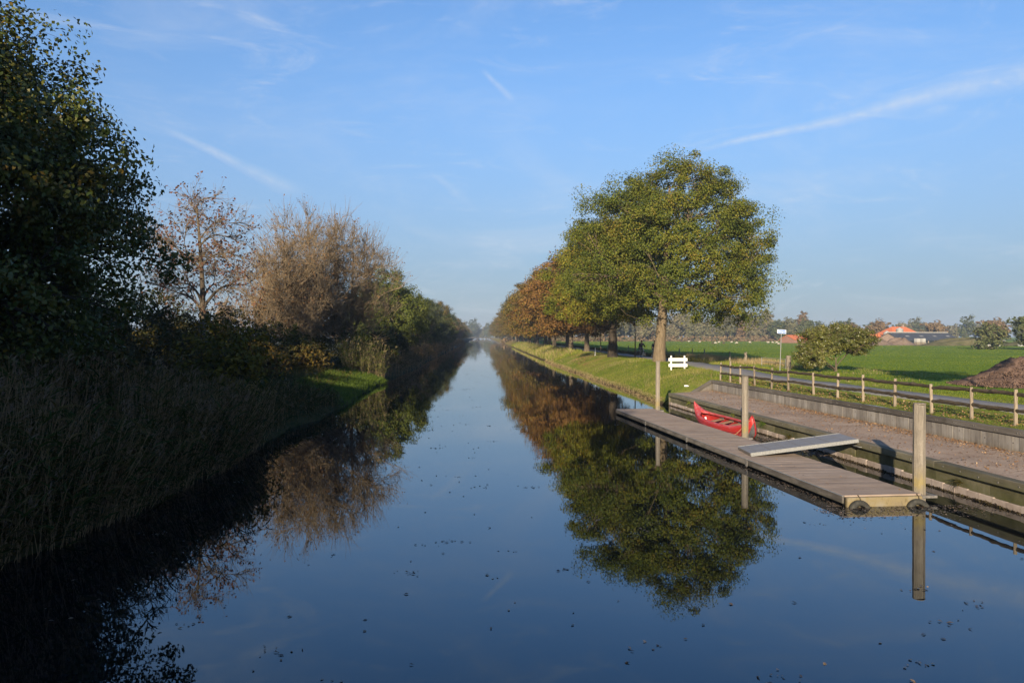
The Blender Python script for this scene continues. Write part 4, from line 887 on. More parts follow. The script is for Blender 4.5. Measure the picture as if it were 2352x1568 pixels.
# farm gate and its post
gz0 = GZ(23.5, 63); gt = empty('field_gate', (23.62, 60.95, gz0), 0); tag(gt, 'low grey tubular metal field gate behind the sign', 'gate')
gd = Vector((-.16, 4.8, 0))
for zz in (.12, .46, .80): MB().tube([Vector((0, 0, zz)), gd + Vector((0, 0, zz))], .022, 8).build('rail', M['galv'], gt)
for k in (0, 1): MB().tube([gd * k + Vector((0, 0, .0 if k == 0 else -.2)), gd * k + Vector((0, 0, .83))], .026, 8).build('upright', M['galv'], gt)
o = rough_post(.20, 1.08, 31, .94, 9, 8, .12, .3, .3).build('gate_post', M['oldpost'], None, (23.68, 60.55, GZ(23.7, 60.6))); tag(o, 'stout cracked old wooden gate post behind the sign', 'post')
pm = [rough_post(.065, 1.05, s, .95).mesh('fence_post', M['fencepost']) for s in (11, 12, 13)]
o = rough_post(.14, 1.05, 32, .95, 9, 8, .10, .3, .4).build('strainer_post', M['oldpost'], None, (25.0, 74.4, GZ(25, 74.4))); tag(o, 'thick grey strainer post at the field corner left of the gate', 'post')
for i, (x, y) in enumerate(((24.73, 78.3), (25.5, 90), (25.3, 94.4), (24.9, 99.2), (24.6, 105), (24.4, 112), (24.2, 120), (24.0, 129), (23.9, 139), (23.9, 150))):
    o = obj('fence_post', pm[i % 3], None, (x, y, GZ(x, y)), (rnd.uniform(-.04, .04), rnd.uniform(-.04, .04), i))
    tag(o, 'pale wooden field fence post standing in the dry grass, number of a thin row' if i > 3 else ['pale fence post nearest the strainer post at the field edge', 'pale fence post right of the big oak trunk, second from the strainer post', 'pale fence post right of the big oak trunk, third from the strainer post', 'pale fence post closest to the big oak trunk in the dry grass'][i], 'post', 'field fence posts')
    if i > 3: o['label'] = 'thin pale fence post in the shaded rough grass behind the oaks'; o['group'] = 'shaded field fence posts'
o = MB().box(-.035, .035, -.035, .035, -.2, .92, ch=.006).build('marker_post', M['white'], None, (12.93, 90, GZ(12.93, 90)), (0, .04, .2)); tag(o, 'thin white marker post on the bank below the second oak', 'post')
# discarded plastic bottle
bt = empty('plastic_bottle', (11.35, 44.1, GZ(11.35, 44.1) + .045)); bt.rotation_euler = (R(90), R(8), R(62)); tag(bt, 'white plastic bottle lying in the grass at the quay end', 'bottle')
MB().tube([(0, 0, 0), (0, 0, .01), (0, 0, .18), (0, 0, .23)], [.03, .042, .042, .016], 12).build('bottle_body', M['plastic'], bt, smooth=True); MB().tube([(0, 0, .23), (0, 0, .26)], .017, 10).build('cap', M['plastic'], bt)
# mound of earth in the field
rng = np.random.default_rng(3); nr, na = 26, 72; A = []
for i in range(nr):
    rr_ = i / (nr - 1)
    for k in range(na):
        a = 2 * math.pi * k / na; x = 5.6 * rr_ * math.cos(a) * (1 + .08 * math.sin(3 * a)); y = 4.2 * rr_ * math.sin(a) * (1 + .1 * math.sin(2 * a + 1))
        hgt = 1.36 * (1 - sstep(rr_, .30, 1.0)) * (1 + .10 * math.sin(2.1 * x) * math.sin(1.7 * y)) + (rng.normal() * .035 + .06 * math.sin(5 * x + 3 * y)) * (rr_ < .97)
        A.append((30.6 + x, 41.6 + y, 1.12 + hgt - .12 * (rr_ > .98)))
Fm = [(i * na + k, i * na + (k + 1) % na, (i + 1) * na + (k + 1) % na, (i + 1) * na + k) for i in range(nr - 1) for k in range(na)]
mo = empty('earth_mound', (31.4, 41.8, 1.1)); tag(mo, 'brown heap of loose earth at the right edge of the field', 'earth heap')
obj('heap', mesh_np('heap', np.array(A) - np.array([30.6, 41.6, 1.1]), np.array(Fm), M['earth']), mo)
cl = []; n = 5200; ang = rng.uniform(0, 6.28, n); ra = np.sqrt(rng.random(n)) * 1.06; cx = 30.6 + 5.6 * ra * np.cos(ang); cyy = 41.6 + 4.2 * ra * np.sin(ang); cz = 1.12 + 1.36 * (1 - sstep(ra, .30, 1.)); sz = rng.uniform(.02, .075, n) ** 1.0
tet = np.array([(1, 0, -.5), (-.5, .87, -.5), (-.5, -.87, -.5), (0, 0, .8)]); Rm = rng.normal(size=(n, 3, 3)); Rm, _ = np.linalg.qr(Rm)
Vc = np.einsum('nij,kj->nki', Rm, tet) * sz[:, None, None] + np.stack([cx, cyy, cz], -1)[:, None]; Fc = (np.arange(n)[:, None, None] * 4 + np.array([(0, 1, 3), (1, 2, 3), (2, 0, 3), (0, 2, 1)])[None]).reshape(-1, 3)
o = obj('clods', mesh_np('clods', Vc.reshape(-1, 3) - np.array([30.6, 41.6, 1.1]), Fc, M['earth']), mo); o['kind'] = 'stuff'

# ------------------------------------------------------------------ cyclists
def skinned(name, verts, edges, rad, mat, parent, loc=(0, 0, 0), sub=1):
    me = bpy.data.meshes.new(name); me.from_pydata(verts, edges, []); me.update(); o = obj(name, me, parent, loc)
    o.modifiers.new('skin', 'SKIN')
    for i, r_ in enumerate(rad): me.skin_vertices[0].data[i].radius = r_ if isinstance(r_, tuple) else (r_, r_)
    me.skin_vertices[0].data[0].use_root = True
    if sub: ss = o.modifiers.new('sub', 'SUBSURF'); ss.levels = sub; ss.render_levels = sub
    me.materials.append(mat); return o
def bicycle(loc, rz, lab, pannier=True):
    b = empty('bicycle', loc, rz); tag(b, lab, 'bicycle', 'bicycles on the path'); WR = .345
    for yy in (-.54, .54):
        wh = MB().ring((0, yy, WR), (1, 0, 0), WR - .02, .020, 28, 6).build('wheel', M['black'], b); m = MB(); m.ring((0, yy, WR), (1, 0, 0), WR - .045, .009, 24, 5)
        for k in range(12): a = k * math.pi / 6; m.tube([(0, yy, WR), (0, yy + (WR - .05) * math.cos(a), WR + (WR - .05) * math.sin(a))], .0022, 3, False)
        m.build('rim', M['chrome'], wh)
    m = MB(); bb = (0, .10, .29); sc_ = (0, .24, .78); hd = (0, -.36, .86); hl = (0, -.41, .66)
    for a, c in ((bb, sc_), (bb, hl), (sc_, (0, .2, .6)), ((0, .17, .58), hd), (hd, hl)): m.tube([a, c], .019, 8)
    for sx in (-.06, .06): m.tube([(sx, .54, WR), bb], .010, 6); m.tube([(sx, .54, WR), (sx * .3, .23, .74)], .009, 6)
    m.build('frame', M['black'], b)
    m = MB()
    for sx in (-.055, .055): m.tube([(sx, -.54, WR), (sx, -.44, .66), (sx * .4, -.41, .70)], .011, 6)
    m.build('fork', M['chrome'], b)
    MB().tube([(0, -.36, .84), (0, -.34, 1.04)], .014, 8).build('stem', M['chrome'], b)
    MB().tube([(-.30, -.16, 1.07), (-.27, -.28, 1.09), (-.10, -.35, 1.06), (.10, -.35, 1.06), (.27, -.28, 1.09), (.30, -.16, 1.07)], .013, 8).build('handlebar', M['chrome'], b)
    MB().tube([(0, -.44, .86), (0, -.52, .86)], [.045, .05], 12).build('headlight', M['chrome'], b)
    MB().box(-.09, .09, .14, .40, .90, .96, ch=.028).build('saddle', M['black'], b); MB().tube([(0, .24, .75), (0, .25, .92)], .014, 8).build('seat_post', M['chrome'], b)
    m = MB()
    for yy, a0, a1 in ((-.54, 20, 150), (.54, 10, 175)):
        for k in range(9): a = R(a0 + (a1 - a0) * k / 8); a2 = R(a0 + (a1 - a0) * (k + 1) / 8); m.tube([(0, yy - (WR + .03) * math.cos(a), WR + (WR + .03) * math.sin(a)), (0, yy - (WR + .03) * math.cos(a2), WR + (WR + .03) * math.sin(a2))], .02, 5, False)
    m.build('mudguards', M['black'], b)
    m = MB(); m.box(-.06, .06, .34, .82, .735, .75); m.build('carrier', M['black'], b)
    if pannier:
        for sx in (-1, 1): MB().box(sx * .17 - .075, sx * .17 + .075, .40, .76, .40, .745, ch=.03).build('pannier_bag', M['black'], b)
    MB().tube([(-.09, .10, .29), (.09, .10, .29)], .02, 8).build('crank', M['chrome'], b)
    return b
def rider(loc, rz, lab, hairm):
    p = empty('person', loc, rz); tag(p, lab, 'person', 'cyclists on the path')
    J = [(0, .20, 1.04), (0, .14, 1.24), (0, .05, 1.44), (0, .0, 1.56), (0, -.02, 1.64), (0, -.03, 1.76),
         (.18, .03, 1.46), (.29, -.08, 1.24), (.27, -.22, 1.13), (.27, -.28, 1.11), (-.18, .03, 1.46), (-.29, -.08, 1.24), (-.27, -.22, 1.13), (-.27, -.28, 1.11),
         (.10, .14, 1.00), (.12, -.20, .86), (.11, -.02, .50), (.11, -.13, .44), (-.10, .14, 1.00), (-.12, -.12, .72), (-.11, .10, .30), (-.11, -.02, .22)]
    E_ = [(0, 1), (1, 2), (2, 3), (3, 4), (4, 5), (2, 6), (6, 7), (7, 8), (8, 9), (2, 10), (10, 11), (11, 12), (12, 13), (0, 14), (14, 15), (15, 16), (16, 17), (0, 18), (18, 19), (19, 20), (20, 21)]
    Rr = [.15, .14, .15, .055, .085, .07, .06, .045, .032, .035, .06, .045, .032, .035, .085, .06, .04, .04, .085, .06, .04, .04]
    skinned('body', J, E_, Rr, M['skin'], p)
    K = [0, 1, 2, 6, 7, 8, 10, 11, 12]; ix = {k: i for i, k in enumerate(K)}
    jk = skinned('jacket', [J[k] for k in K], [(ix[a], ix[c]) for a, c in E_ if a in ix and c in ix], [.185, .18, .175, .085, .07, .055, .085, .07, .055], M['cloth'], p)
    MB().ring((0, .02, 1.53), (0, -.25, 1), .07, .03, 14, 6).build('collar', M['cloth'], jk)
    K = [0, 14, 15, 16, 18, 19, 20]; ix = {k: i for i, k in enumerate(K)}
    skinned('trousers', [J[k] for k in K], [(ix[a], ix[c]) for a, c in E_ if a in ix and c in ix], [.165, .11, .078, .058, .11, .078, .058], M['jeans'], p)
    for a, c in ((16, 17), (20, 21)): skinned('shoe', [J[a], tuple((Vector(J[a]) + Vector(J[c])) / 2), J[c]], [(0, 1), (1, 2)], [.05, .048, .04], M['black'], p)
    m = MB(); V = []; F = []
    for i in range(7):
        ph = math.pi * .62 * i / 6
        for k in range(14):
            a = 2 * math.pi * k / 14; e = 1 if not (ph > 1.0 and math.sin(a) < -.35) else .55; V.append((.098 * math.sin(ph) * math.cos(a) * e, -.015 + .118 * math.sin(ph) * math.sin(a) * e, 1.715 + .125 * math.cos(ph)))
    for i in range(6):
        for k in range(14): F.append((i * 14 + k, i * 14 + (k + 1) % 14, (i + 1) * 14 + (k + 1) % 14, (i + 1) * 14 + k))
    m.add(V, F); m.build('hair', hairm, p, smooth=True)
    for sx in (-.033, .033): MB().ring((sx, -.125, 1.70), (0, 1, 0), .012, .008, 10, 5).build('eye', M['black'], p)
    MB().tube([(0, -.115, 1.70), (0, -.140, 1.665), (0, -.118, 1.655)], [.010, .017, .010], 6).build('nose', M['skin'], p)
    return p
for (x, y, rz, lab, plab, pn) in ((16.22, 80.0, .22, 'black town bicycle with panniers, ridden by the cyclist in full view', 'cyclist in a dark jacket riding toward the camera left of the big trunk', True), (17.42, 79.4, .10, 'bicycle mostly hidden behind the big oak trunk', 'second cyclist in dark clothes, mostly hidden behind the big oak trunk', False)):
    zz = max(GZ(x, y), GZ(16.75, y)) + .055
    bicycle((x, y, zz), rz, lab, pn); rider((x, y, zz), rz, plab, M['hair'])

# ------------------------------------------------------------------ farm, heaps, sheep, far bridge
def gable_house(name, c, ang, L, W, he, hr, wallm, roofm, lab, base=1.05, over=.3, hip=0.):
    """long axis along local x; returns the thing"""
    t = empty(name, (c[0], c[1], base), ang); tag(t, lab, 'farm building')
    x0, x1, y0, y1 = -L / 2, L / 2, -W / 2, W / 2; m = MB(); V = [(x0, y0, 0), (x1, y0, 0), (x1, y1, 0), (x0, y1, 0), (x0, y0, he), (x1, y0, he), (x1, y1, he), (x0, y1, he)]; F = [(0, 1, 5, 4), (2, 3, 7, 6), (1, 2, 6, 5), (3, 0, 4, 7)]
    if not hip: V += [(x0, 0, hr - .08), (x1, 0, hr - .08)]; F += [(4, 8, 7), (5, 6, 9)]
    m.add(V, F); m.build('wall', wallm, t)
    sl = (hr - he) / (W / 2); rx = L / 2 + (over if not hip else 0) - hip
    for sg in (-1, 1):
        e = he - over * sl; ye = sg * (W / 2 + over); xe = L / 2 + over; th = .14
        V = [(-xe, ye, e), (xe, ye, e), (rx, sg * .001, hr), (-rx, sg * .001, hr)]; V += [(x, y, z - th) for x, y, z in V]
        m = MB(); m.add(V, [(0, 1, 2, 3), (7, 6, 5, 4), (0, 4, 5, 1), (1, 5, 6, 2), (3, 7, 4, 0)]); m.build('roof', roofm, t)
    if hip:
        for sg in (-1, 1):
            e = he - over * sl; xe = sg * (L / 2 + over); m = MB(); m.add([(xe, -W / 2 - over, e), (xe, W / 2 + over, e), (sg * rx, 0, hr)], [(0, 1, 2)]); m.build('roof', roofm, t)
    return t
def wall_pane(t, x0, x1, y, z0, z1, d=-.04):
    w = MB().box(x0 - .08, x1 + .08, y + d * .5, y, z0 - .08, z1 + .08).build('window', M['concwhite'], t); MB().box(x0, x1, y + d, y + d * .55, z0, z1).build('pane', M['glassdark'], w)
al = R(28); cx, cyy = 126.3 + 15.2 * math.cos(al) - 4.2 * math.sin(al), 235 + 15.2 * math.sin(al) + 4.2 * math.cos(al)
bn = gable_house('barn', (cx, cyy), al, 30.4, 8.4, 1.6, 3.75, M['brickgrey'], M['slate'], 'long low dark-roofed barn with brick gable in front of the farmhouse')
MB().box(-15.5, 15.5, -.18, .18, 3.72, 3.98).build('ridge_vent', M['concwhite'], bn)
for k in range(4):
    x = -10 + k * 7; m = MB(); m.add([(x, -2.6, 2.52), (x + 1.8, -2.6, 2.52), (x + 1.8, -1.9, 2.88), (x, -1.9, 2.88)], [(0, 1, 2, 3)]); m.build('skylight', M['silo'], bn)
for k in range(5): wall_pane(bn, -14 + k * 3.2, -11.4 + k * 3.2, -4.2, .5, 1.3)
fh = gable_house('farmhouse', (158.0, 296), R(12), 12.6, 9.6, 3.4, 6.25, M['brick'], M['tile'], 'farmhouse with hipped orange tile roof behind the barn', hip=3.2)
MB().box(1.6, 2.3, -.35, .35, 5.6, 6.9).build('chimney', M['brickgrey'], fh)
for k in range(3): wall_pane(fh, -4.5 + k * 3.4, -3.3 + k * 3.4, -4.8, 1., 2.4)
an = gable_house('tiled_annex', (126.4, 254), R(6), 5.6, 5.0, 1.75, 3.35, M['brick'], M['tile'], 'small orange-roofed outbuilding left of the barn gable'); wall_pane(an, -1, .2, -2.5, .6, 1.4)
sh = gable_house('field_shed', (122.2, 303), R(24), 11, 7.2, 1.55, 3.15, M['brick'], M['tile'], 'orange-roofed brick shed between the sign and the evergreen bush'); wall_pane(sh, -3.6, -2.6, -3.6, .7, 1.25)
lw = gable_house('low_shed', (176, 276), R(4), 16, 6, 1.2, 1.9, M['brickgrey'], M['concwhite'], 'low pale-roofed shed behind the silage heap')
for (x, y, r_, zt, lab) in ((127.4, 245.5, 1.0, 4.35, 'grey feed silo against the barn gable'), (140.6, 262.5, 1.15, 5.6, 'taller grey silo rising behind the barn roof')):
    t = empty('feed_silo', (x, y, 1.05)); tag(t, lab, 'silo'); MB().tube([(0, 0, .1), (0, 0, zt - .7)], r_, 16).build('drum', M['silo'], t, smooth=False); MB().tube([(0, 0, zt - .698), (0, 0, zt - .6), (0, 0, zt)], [r_ * 1.06, r_ * 1.04, .12], 16).build('cone_cap', M['concwhite'], t)
def heap(name, c, rx, ry, h, mat, lab, seed, cat, rz=0.):
    g = np.random.default_rng(seed); A = []; nr, na = 14, 48
    for i in range(nr):
        q_ = i / (nr - 1)
        for k in range(na):
            a = 2 * math.pi * k / na; A.append((rx * q_ * math.cos(a), ry * q_ * math.sin(a), h * (1 - sstep(q_, .25, 1)) * (1 + .16 * math.sin(3 * a + 7 * q_ + seed) + .05 * g.normal()) - .1 * (q_ == 1)))
    t = empty(name, (*c, 1.05), rz); tag(t, lab, cat); obj('heap', mesh_np(name, np.array(A), np.array([(i * na + k, i * na + (k + 1) % na, (i + 1) * na + (k + 1) % na, (i + 1) * na + k) for i in range(nr - 1) for k in range(na)]), mat, True), t); return t
heap('gravel_heap', (114, 226), 6.5, 4, 1.5, M['gravelheap'], 'pale tan heap of soil left of the barn', 1, 'heap'); heap('gravel_heap', (121.5, 227), 5.5, 4, 1.9, M['gravelheap'], 'greyer heap of soil in front of the barn gable', 2, 'heap')
heap('silage_heap', (134, 214), 17, 5, 1.9, M['weedy'], 'long low grass-grown silage heap in front of the barn', 3, 'heap'); heap('silage_heap', (150, 206), 16, 5, 1.8, M['weedy'], 'weedy silage heap at the right edge below the trees', 4, 'heap')
for i, (x, y, w_, lab) in enumerate(((131.5, 203, 2.4, 'pale concrete block in the weeds below the barn, left one'), (134.4, 203, 2.0, 'pale concrete block leaning beside its neighbour at the silage heap'), (139.5, 200, 2.2, 'pale concrete block at the right edge by the bare bush'), (142.4, 200, 2.0, 'last pale concrete block at the right edge'))):
    t = empty('concrete_block', (x, y, 1.05), rnd.uniform(-.2, .2)); tag(t, lab, 'block', 'blocks at the silage heap'); MB().box(-w_ / 2, w_ / 2, -.4, .4, -.1, 1.15, ch=.06).build('slab', M['concwhite'], t); MB().box(-.3, .3, -.12, .12, 1.151, 1.24, ch=.02).build('lifting_lug', M['bolt'], t)
for i, (x, lab) in enumerate(((123.9, 'left white cube tank against the barn'), (125.6, 'right white cube tank against the barn'))):
    t = empty('cube_tank', (x + 5.4, 231.5, 1.05), .3); tag(t, lab, 'tank'); MB().box(-.6, .6, -.5, .5, .9, 2.0, ch=.05).build('tank_body', M['concwhite'], t); MB().box(-.65, .65, -.55, .55, .0, .898).build('pallet', M['oldpost'], t)
sm = MB(); 
def ell(m, c, rx, ry, rz_, n=10, k=7):
    V = []; F = []
    for i in range(k):
        p = math.pi * i / (k - 1)
        for j in range(n): a = 2 * math.pi * j / n; V.append((c[0] + rx * math.cos(p), c[1] + ry * math.sin(p) * math.cos(a), c[2] + rz_ * math.sin(p) * math.sin(a)))
    for i in range(k - 1):
        for j in range(n): F.append((i * n + j, i * n + (j + 1) % n, (i + 1) * n + (j + 1) % n, (i + 1) * n + j))
    m.add(V, F)
for i, (x, y, dark, gr) in enumerate(((83.24, 327.5, 1, 1), (86.1, 327.4, 0, 0), (72.7, 247.6, 1, 0), (74.7, 251.4, 0, 1), (84.95, 281.7, 0, 1), (77.3, 251.3, 1, 0), (92.8, 291.6, 0, 1), (82.8, 255, 0, 1), (94.4, 276.5, 0, 1), (99.2, 271.6, 0, 0), (100.7, 271.6, 0, 1), (102.2, 271.5, 0, 1), (84.4, 223, 0, 1), (82.5, 297.4, 0, 1))):
    s = empty('sheep', (x, y, 1.08), rnd.uniform(-.6, .6) + (math.pi if rnd.random() < .5 else 0)); s.scale = (.88, .88, .88); mt = M['wooldark'] if dark else M['wool']
    m = MB(); ell(m, (0, 0, .62), .52, .26, .27); ell(m, (.10, 0, .66), .32, .25, .26); m.build('fleece', mt, s, smooth=True)
    m = MB(); ell(m, (.62, 0, .36 if gr else .82), .15, .085, .10); m.tube([(.42, 0, .64), (.58, 0, .44 if gr else .78)], [.12, .08], 8); m.build('head', mt, s, smooth=True)
    for lx in (-.32, .32):
        for ly in (-.12, .12): MB().tube([(lx, ly, .5), (lx + .02, ly, .25), (lx, ly, -.04)], [.05, .032, .028], 6).build('leg', M['wooldark'], s)
    tag(s, 'dark brown sheep among the white flock in the far field' if dark else 'white sheep grazing in the far field before the tree line', 'sheep', 'dark sheep in the far field' if dark else 'white sheep in the far field')
bg_ = empty('far_bridge', (0, 960, 0)); tag(bg_, 'small low bridge crossing the canal at its far end', 'bridge')
MB().box(-22, 26, 0, 5, 1.35, 2.1).build('deck', M['bridge'], bg_)
for x in (-4.5, 6.5): MB().box(x - .5, x + .5, .8, 4.2, -1, 1.349).build('pier', M['bridge'], bg_)
for yy in (.15, 4.7):
    MB().box(-22, 26, yy, yy + .12, 2.95, 3.1).build('railing', M['bridge'], bg_)
    for x in range(-21, 26, 4): MB().box(x, x + .15, yy + .01, yy + .11, 2.1, 2.949).build('baluster', M['bridge'], bg_)

# ------------------------------------------------------------------ reeds, grass, leaves
def ribbons(rng, B, d, ln, w, droop, seg=3):
    """curved tapering blades from base B along d"""
    n = len(B); ln = np.broadcast_to(ln, n)[:, None]; w = np.broadcast_to(w, n)[:, None]; dr = np.broadcast_to(droop, n)[:, None]
    side = unit(np.cross(d, rng.normal(size=(n, 3)))); out = []
    for k in range(seg + 1):
        s = k / seg; P = B + d * ln * s - np.array([0, 0, 1.]) * ln * dr * s * s; ww = w * (1 - s ** 1.6) * .5 * (1. if k < seg else 0)
        if k < seg: out += [P - side * ww * (1 - .3 * (k == 0)), P + side * ww * (1 - .3 * (k == 0))]
        else: out.append(P)
    m = 2 * seg + 1; V = np.stack(out, 1).reshape(-1, 3); b = np.arange(n)[:, None] * m
    quads = np.concatenate([b + np.array([2 * k, 2 * k + 1, 2 * k + 3, 2 * k + 2]) for k in range(seg - 1)]) if seg > 1 else np.zeros((0, 4), int)
    tris = b + np.array([2 * seg - 2, 2 * seg - 1, 2 * seg])
    return V, quads, tris
def stuff(name, parts, mat, lab, cat):
    Vs = []; Q = []; T = []; b = 0
    for p in parts:
        Vs.append(p[0]); 
        for F in p[1:]:
            if len(F): (Q if F.shape[1] == 4 else T).append(F + b)
        b += len(p[0])
    Fs = []
    if Q: Fs.append(np.concatenate(Q))
    if T: Fs.append(np.concatenate(T))
    return tag(obj(name, mesh_np(name, np.concatenate(Vs), Fs, mat)), lab, cat, kind='stuff')
def grass(rng, X, Y, h, w, lean=.35, seg=1, dz=-.02, droop=.1):
    n = len(X); B = np.stack([X, Y, gz(X, Y) + dz], -1); d = unit(np.stack([rng.normal(0, lean, n), rng.normal(0, lean, n), np.ones(n)], -1))
    return ribbons(rng, B, d, h, w, droop, seg)
def reeds(rng, X, Y, hmin, hmax, nl, r=.006, plume=.5, lean=.09, leafw=.022, leafl=.5, over=.03):
    n = len(X); h = rng.uniform(hmin, hmax, n) * (1 + .16 * wav(X, Y, 1.1)); B = np.stack([X, Y, np.maximum(gz(X, Y), -.2) - .05], -1)
    ln = np.stack([rng.normal(over, lean, n), rng.normal(0, lean, n), np.ones(n)], -1); tip = B + ln * h[:, None]; mid_ = B + ln * h[:, None] * .5 - np.stack([ln[:, 0], ln[:, 1], np.zeros(n)], -1) * h[:, None] * .18
    s = np.linspace(0, 1, 3)[None]; st_ = tubes(bez(B[:, None], mid_[:, None], tip[:, None], np.repeat(s, n, 0)), r * (1 - .6 * s) * np.ones((n, 1)), 3)
    i = np.repeat(np.arange(n), nl); t = rng.uniform(.25, .97, n * nl); P = bez(B[i], mid_[i], tip[i], t); a = rng.uniform(0, 6.28, n * nl)
    d = unit(np.stack([np.cos(a), np.sin(a), rng.uniform(.5, 1.5, n * nl)], -1)); lv = ribbons(rng, P, d, leafl * rng.uniform(.5, 1.2, n * nl), leafw * rng.uniform(.6, 1.2, n * nl), rng.uniform(.2, .75, n * nl), 3)
    k = np.where(rng.random(n) < plume)[0]; kk = np.repeat(k, 9); Pp = tip[kk] + rng.normal(size=(len(kk), 3)) * np.array([.03, .03, .06]); dp = unit(np.stack([rng.normal(.35, .3, len(kk)), rng.normal(0, .3, len(kk)), np.full(len(kk), .8)], -1))
    pl = ribbons(rng, Pp, dp, rng.uniform(.10, .22, len(kk)), .022, .35, 2)
    return st_, lv, pl
rg = np.random.default_rng(200)
def scatter(n, y0, y1, fx0, fx1, pw=1.):
    Y = y0 + (y1 - y0) * rg.random(n) ** pw; a = fx0(Y); b = fx1(Y); return a + (b - a) * rg.random(n), Y
# near left reed bed in the shade
S1 = []; L1 = []; P1 = []
for (n, y0, y1, d0, d1, h0, h1, nl, pl_) in ((2600, 6, 27, -.22, .9, .6, 2.0, 6, .15), (1900, 6.5, 23, .3, 2.8, 1.2, 2.7, 6, .35), (1100, 7, 22, 1.8, 5.5, 1.3, 2.5, 5, .35), (700, 21, 30, .1, 3.4, .8, 1.5, 6, .2), (450, 28, 42, .1, 2.6, .4, .8, 6, .1)):
    X, Y = scatter(n, y0, y1, lambda y: xl(y) - d1, lambda y: xl(y) - d0); k = (wav(X, Y, 1.5) > -.75) | (d0 < 0); X, Y = X[k], Y[k]; a, b, c = reeds(rg, X, Y, h0, h1, nl, .008, pl_, .12 if d0 > 0 else .24, .042, .62, .04 if d0 > 0 else .16); S1.append(a); L1.append(b); P1.append(c)
stuff('reed_stems', S1, M['reeddry'], 'dry standing reed stems of the shaded near left bank', 'reeds'); stuff('reed_leaves', L1, M['reed'], 'long drooping reed leaves of the shaded near left bank', 'reeds'); stuff('reed_plumes', P1, M['plume'], 'brown reed plumes over the shaded near left bank', 'reeds')
# plumed clump on the spit and the receding reed bank
X, Y = scatter(620, 62, 71, lambda y: xl(y) - 3.4, lambda y: xl(y) - .1); k = rg.random(len(X)) < np.exp(-((Y - 66.3) / 3.) ** 2) + .12; X, Y = X[k], Y[k]; a, b, c = reeds(rg, X, Y, .8, 2.5, 6, .010, .8, .20, .045, .6)
stuff('plumed_reed_stems', [a], M['straw'], 'tan stems of the sunlit plumed reed clump at the end of the grass spit', 'reeds'); stuff('plumed_reed_leaves', [b], M['limegreen'], 'green leaves of the sunlit plumed reed clump at the grass spit', 'reeds'); stuff('plumed_reed_heads', [c], M['straw'], 'feathery heads of the sunlit reed clump at the grass spit', 'reeds')
S1 = []; L1 = []; P1 = []
for (n, y0, y1, w) in ((1100, 70, 110, .016), (800, 110, 190, .025), (500, 190, 420, .04)):
    X, Y = scatter(n, y0, y1, lambda y: xl(y) - 2.4, lambda y: xl(y) + .15); a, b, c = reeds(rg, X, Y, 1.1, 1.9, 3, w * .8, .4, .1, w * 2.6, .6); S1.append(a); L1.append(b); P1.append(c)
stuff('bank_reeds', S1 + P1, M['reeddry'], 'brown reed fringe receding along the left waterline', 'reeds'); stuff('bank_reed_leaves', L1, M['reed'], 'leaves of the reed fringe receding along the left waterline', 'reeds')
# lush grass on the left spit, rough grass behind
X, Y = scatter(13000, 40, 64.5, lambda y: xl(y) - 3.2, lambda y: xl(y) + .05, .7); a = grass(rg, X, Y, rg.uniform(.18, .5, len(X)), .03, .3, 2, -.02, .3)
stuff('lush_grass', [a], M['grasslush'], 'bright green long grass on the spit of the left bank', 'grass')
X, Y = scatter(6500, 5.5, 42, lambda y: xl(y) - .8, lambda y: xl(y) + .18); a0 = grass(rg, X, Y, rg.uniform(.12, .5, len(X)), .022, .6, 2, -.02, .6)
X, Y = scatter(9000, 26, 66, lambda y: xl(y) - 9., lambda y: xl(y) - 1.5); a = grass(rg, X, Y, rg.uniform(.3, .95, len(X)), .03, .45, 2, -.02, .4)
stuff('rough_grass', [a0, a], M['reed'], 'dark rough grass and weeds under the left bank bushes', 'grass')
# right bank and verges
Pt = []
X, Y = scatter(26000, 14, 46.5, lambda y: wx(y) + .06, lambda y: np.interp(y, py, pcx) - 1.0, .9); Pt.append(grass(rg, X, Y, rg.uniform(.05, .15, len(X)), .012, .5))
X, Y = scatter(16000, 18, 62, lambda y: np.interp(y, py, pcx) + 1.05, lambda y: np.full_like(y, 22.5)); Pt.append(grass(rg, X, Y, rg.uniform(.05, .16, len(X)), .018, .5))
X, Y = scatter(50000, 43.4, 112, lambda y: xr(y) + .25, lambda y: np.interp(y, py, pcx) - .95, 1.25); k = ~((Y < 44.6) & (X > 11.4)); X, Y = X[k], Y[k]; Pt.append(grass(rg, X, Y, rg.uniform(.07, .24, len(X)), .022, .5))
X, Y = scatter(9000, 104, 280, lambda y: xr(y) + .2, lambda y: xr(y) + 4.2); Pt.append(grass(rg, X, Y, rg.uniform(.3, .8, len(X)), .06, .3, 2))
stuff('bank_grass', Pt, M['grassblade'], 'green to yellow grass of the right bank and the verges', 'grass')
Pt = []
X, Y = scatter(8000, 43.2, 118, lambda y: xr(y) - .05, lambda y: xr(y) + .28); Pt.append(grass(rg, X, Y, rg.uniform(.08, .30, len(X)), .02, .55, 2, -.02, .5))
X, Y = scatter(5200, 44, 112, lambda y: xr(y) + .5, lambda y: xr(y) + 4.5); k = wav(X, Y, .9) > .25; X, Y = X[k], Y[k]; Pt.append(grass(rg, X, Y, rg.uniform(.18, .38, len(X)), .022, .25))
X, Y = scatter(2600, 108, 260, lambda y: xr(y) + .1, lambda y: xr(y) + 3.6); Pt.append(grass(rg, X, Y, rg.uniform(.35, .95, len(X)), .06, .3, 2))
X, Y = scatter(12000, 62, 112, lambda y: np.full_like(y, 23.2), lambda y: np.full_like(y, 27.)); k = wav(X, Y, .5) > -.15; X, Y = X[k], Y[k]; Pt.append(grass(rg, X, Y, rg.uniform(.25, .85, len(X)), .03, .22, 2))
stuff('straw_grass', Pt, M['straw'], 'pale dry grass along the right waterline and the field fence', 'grass')
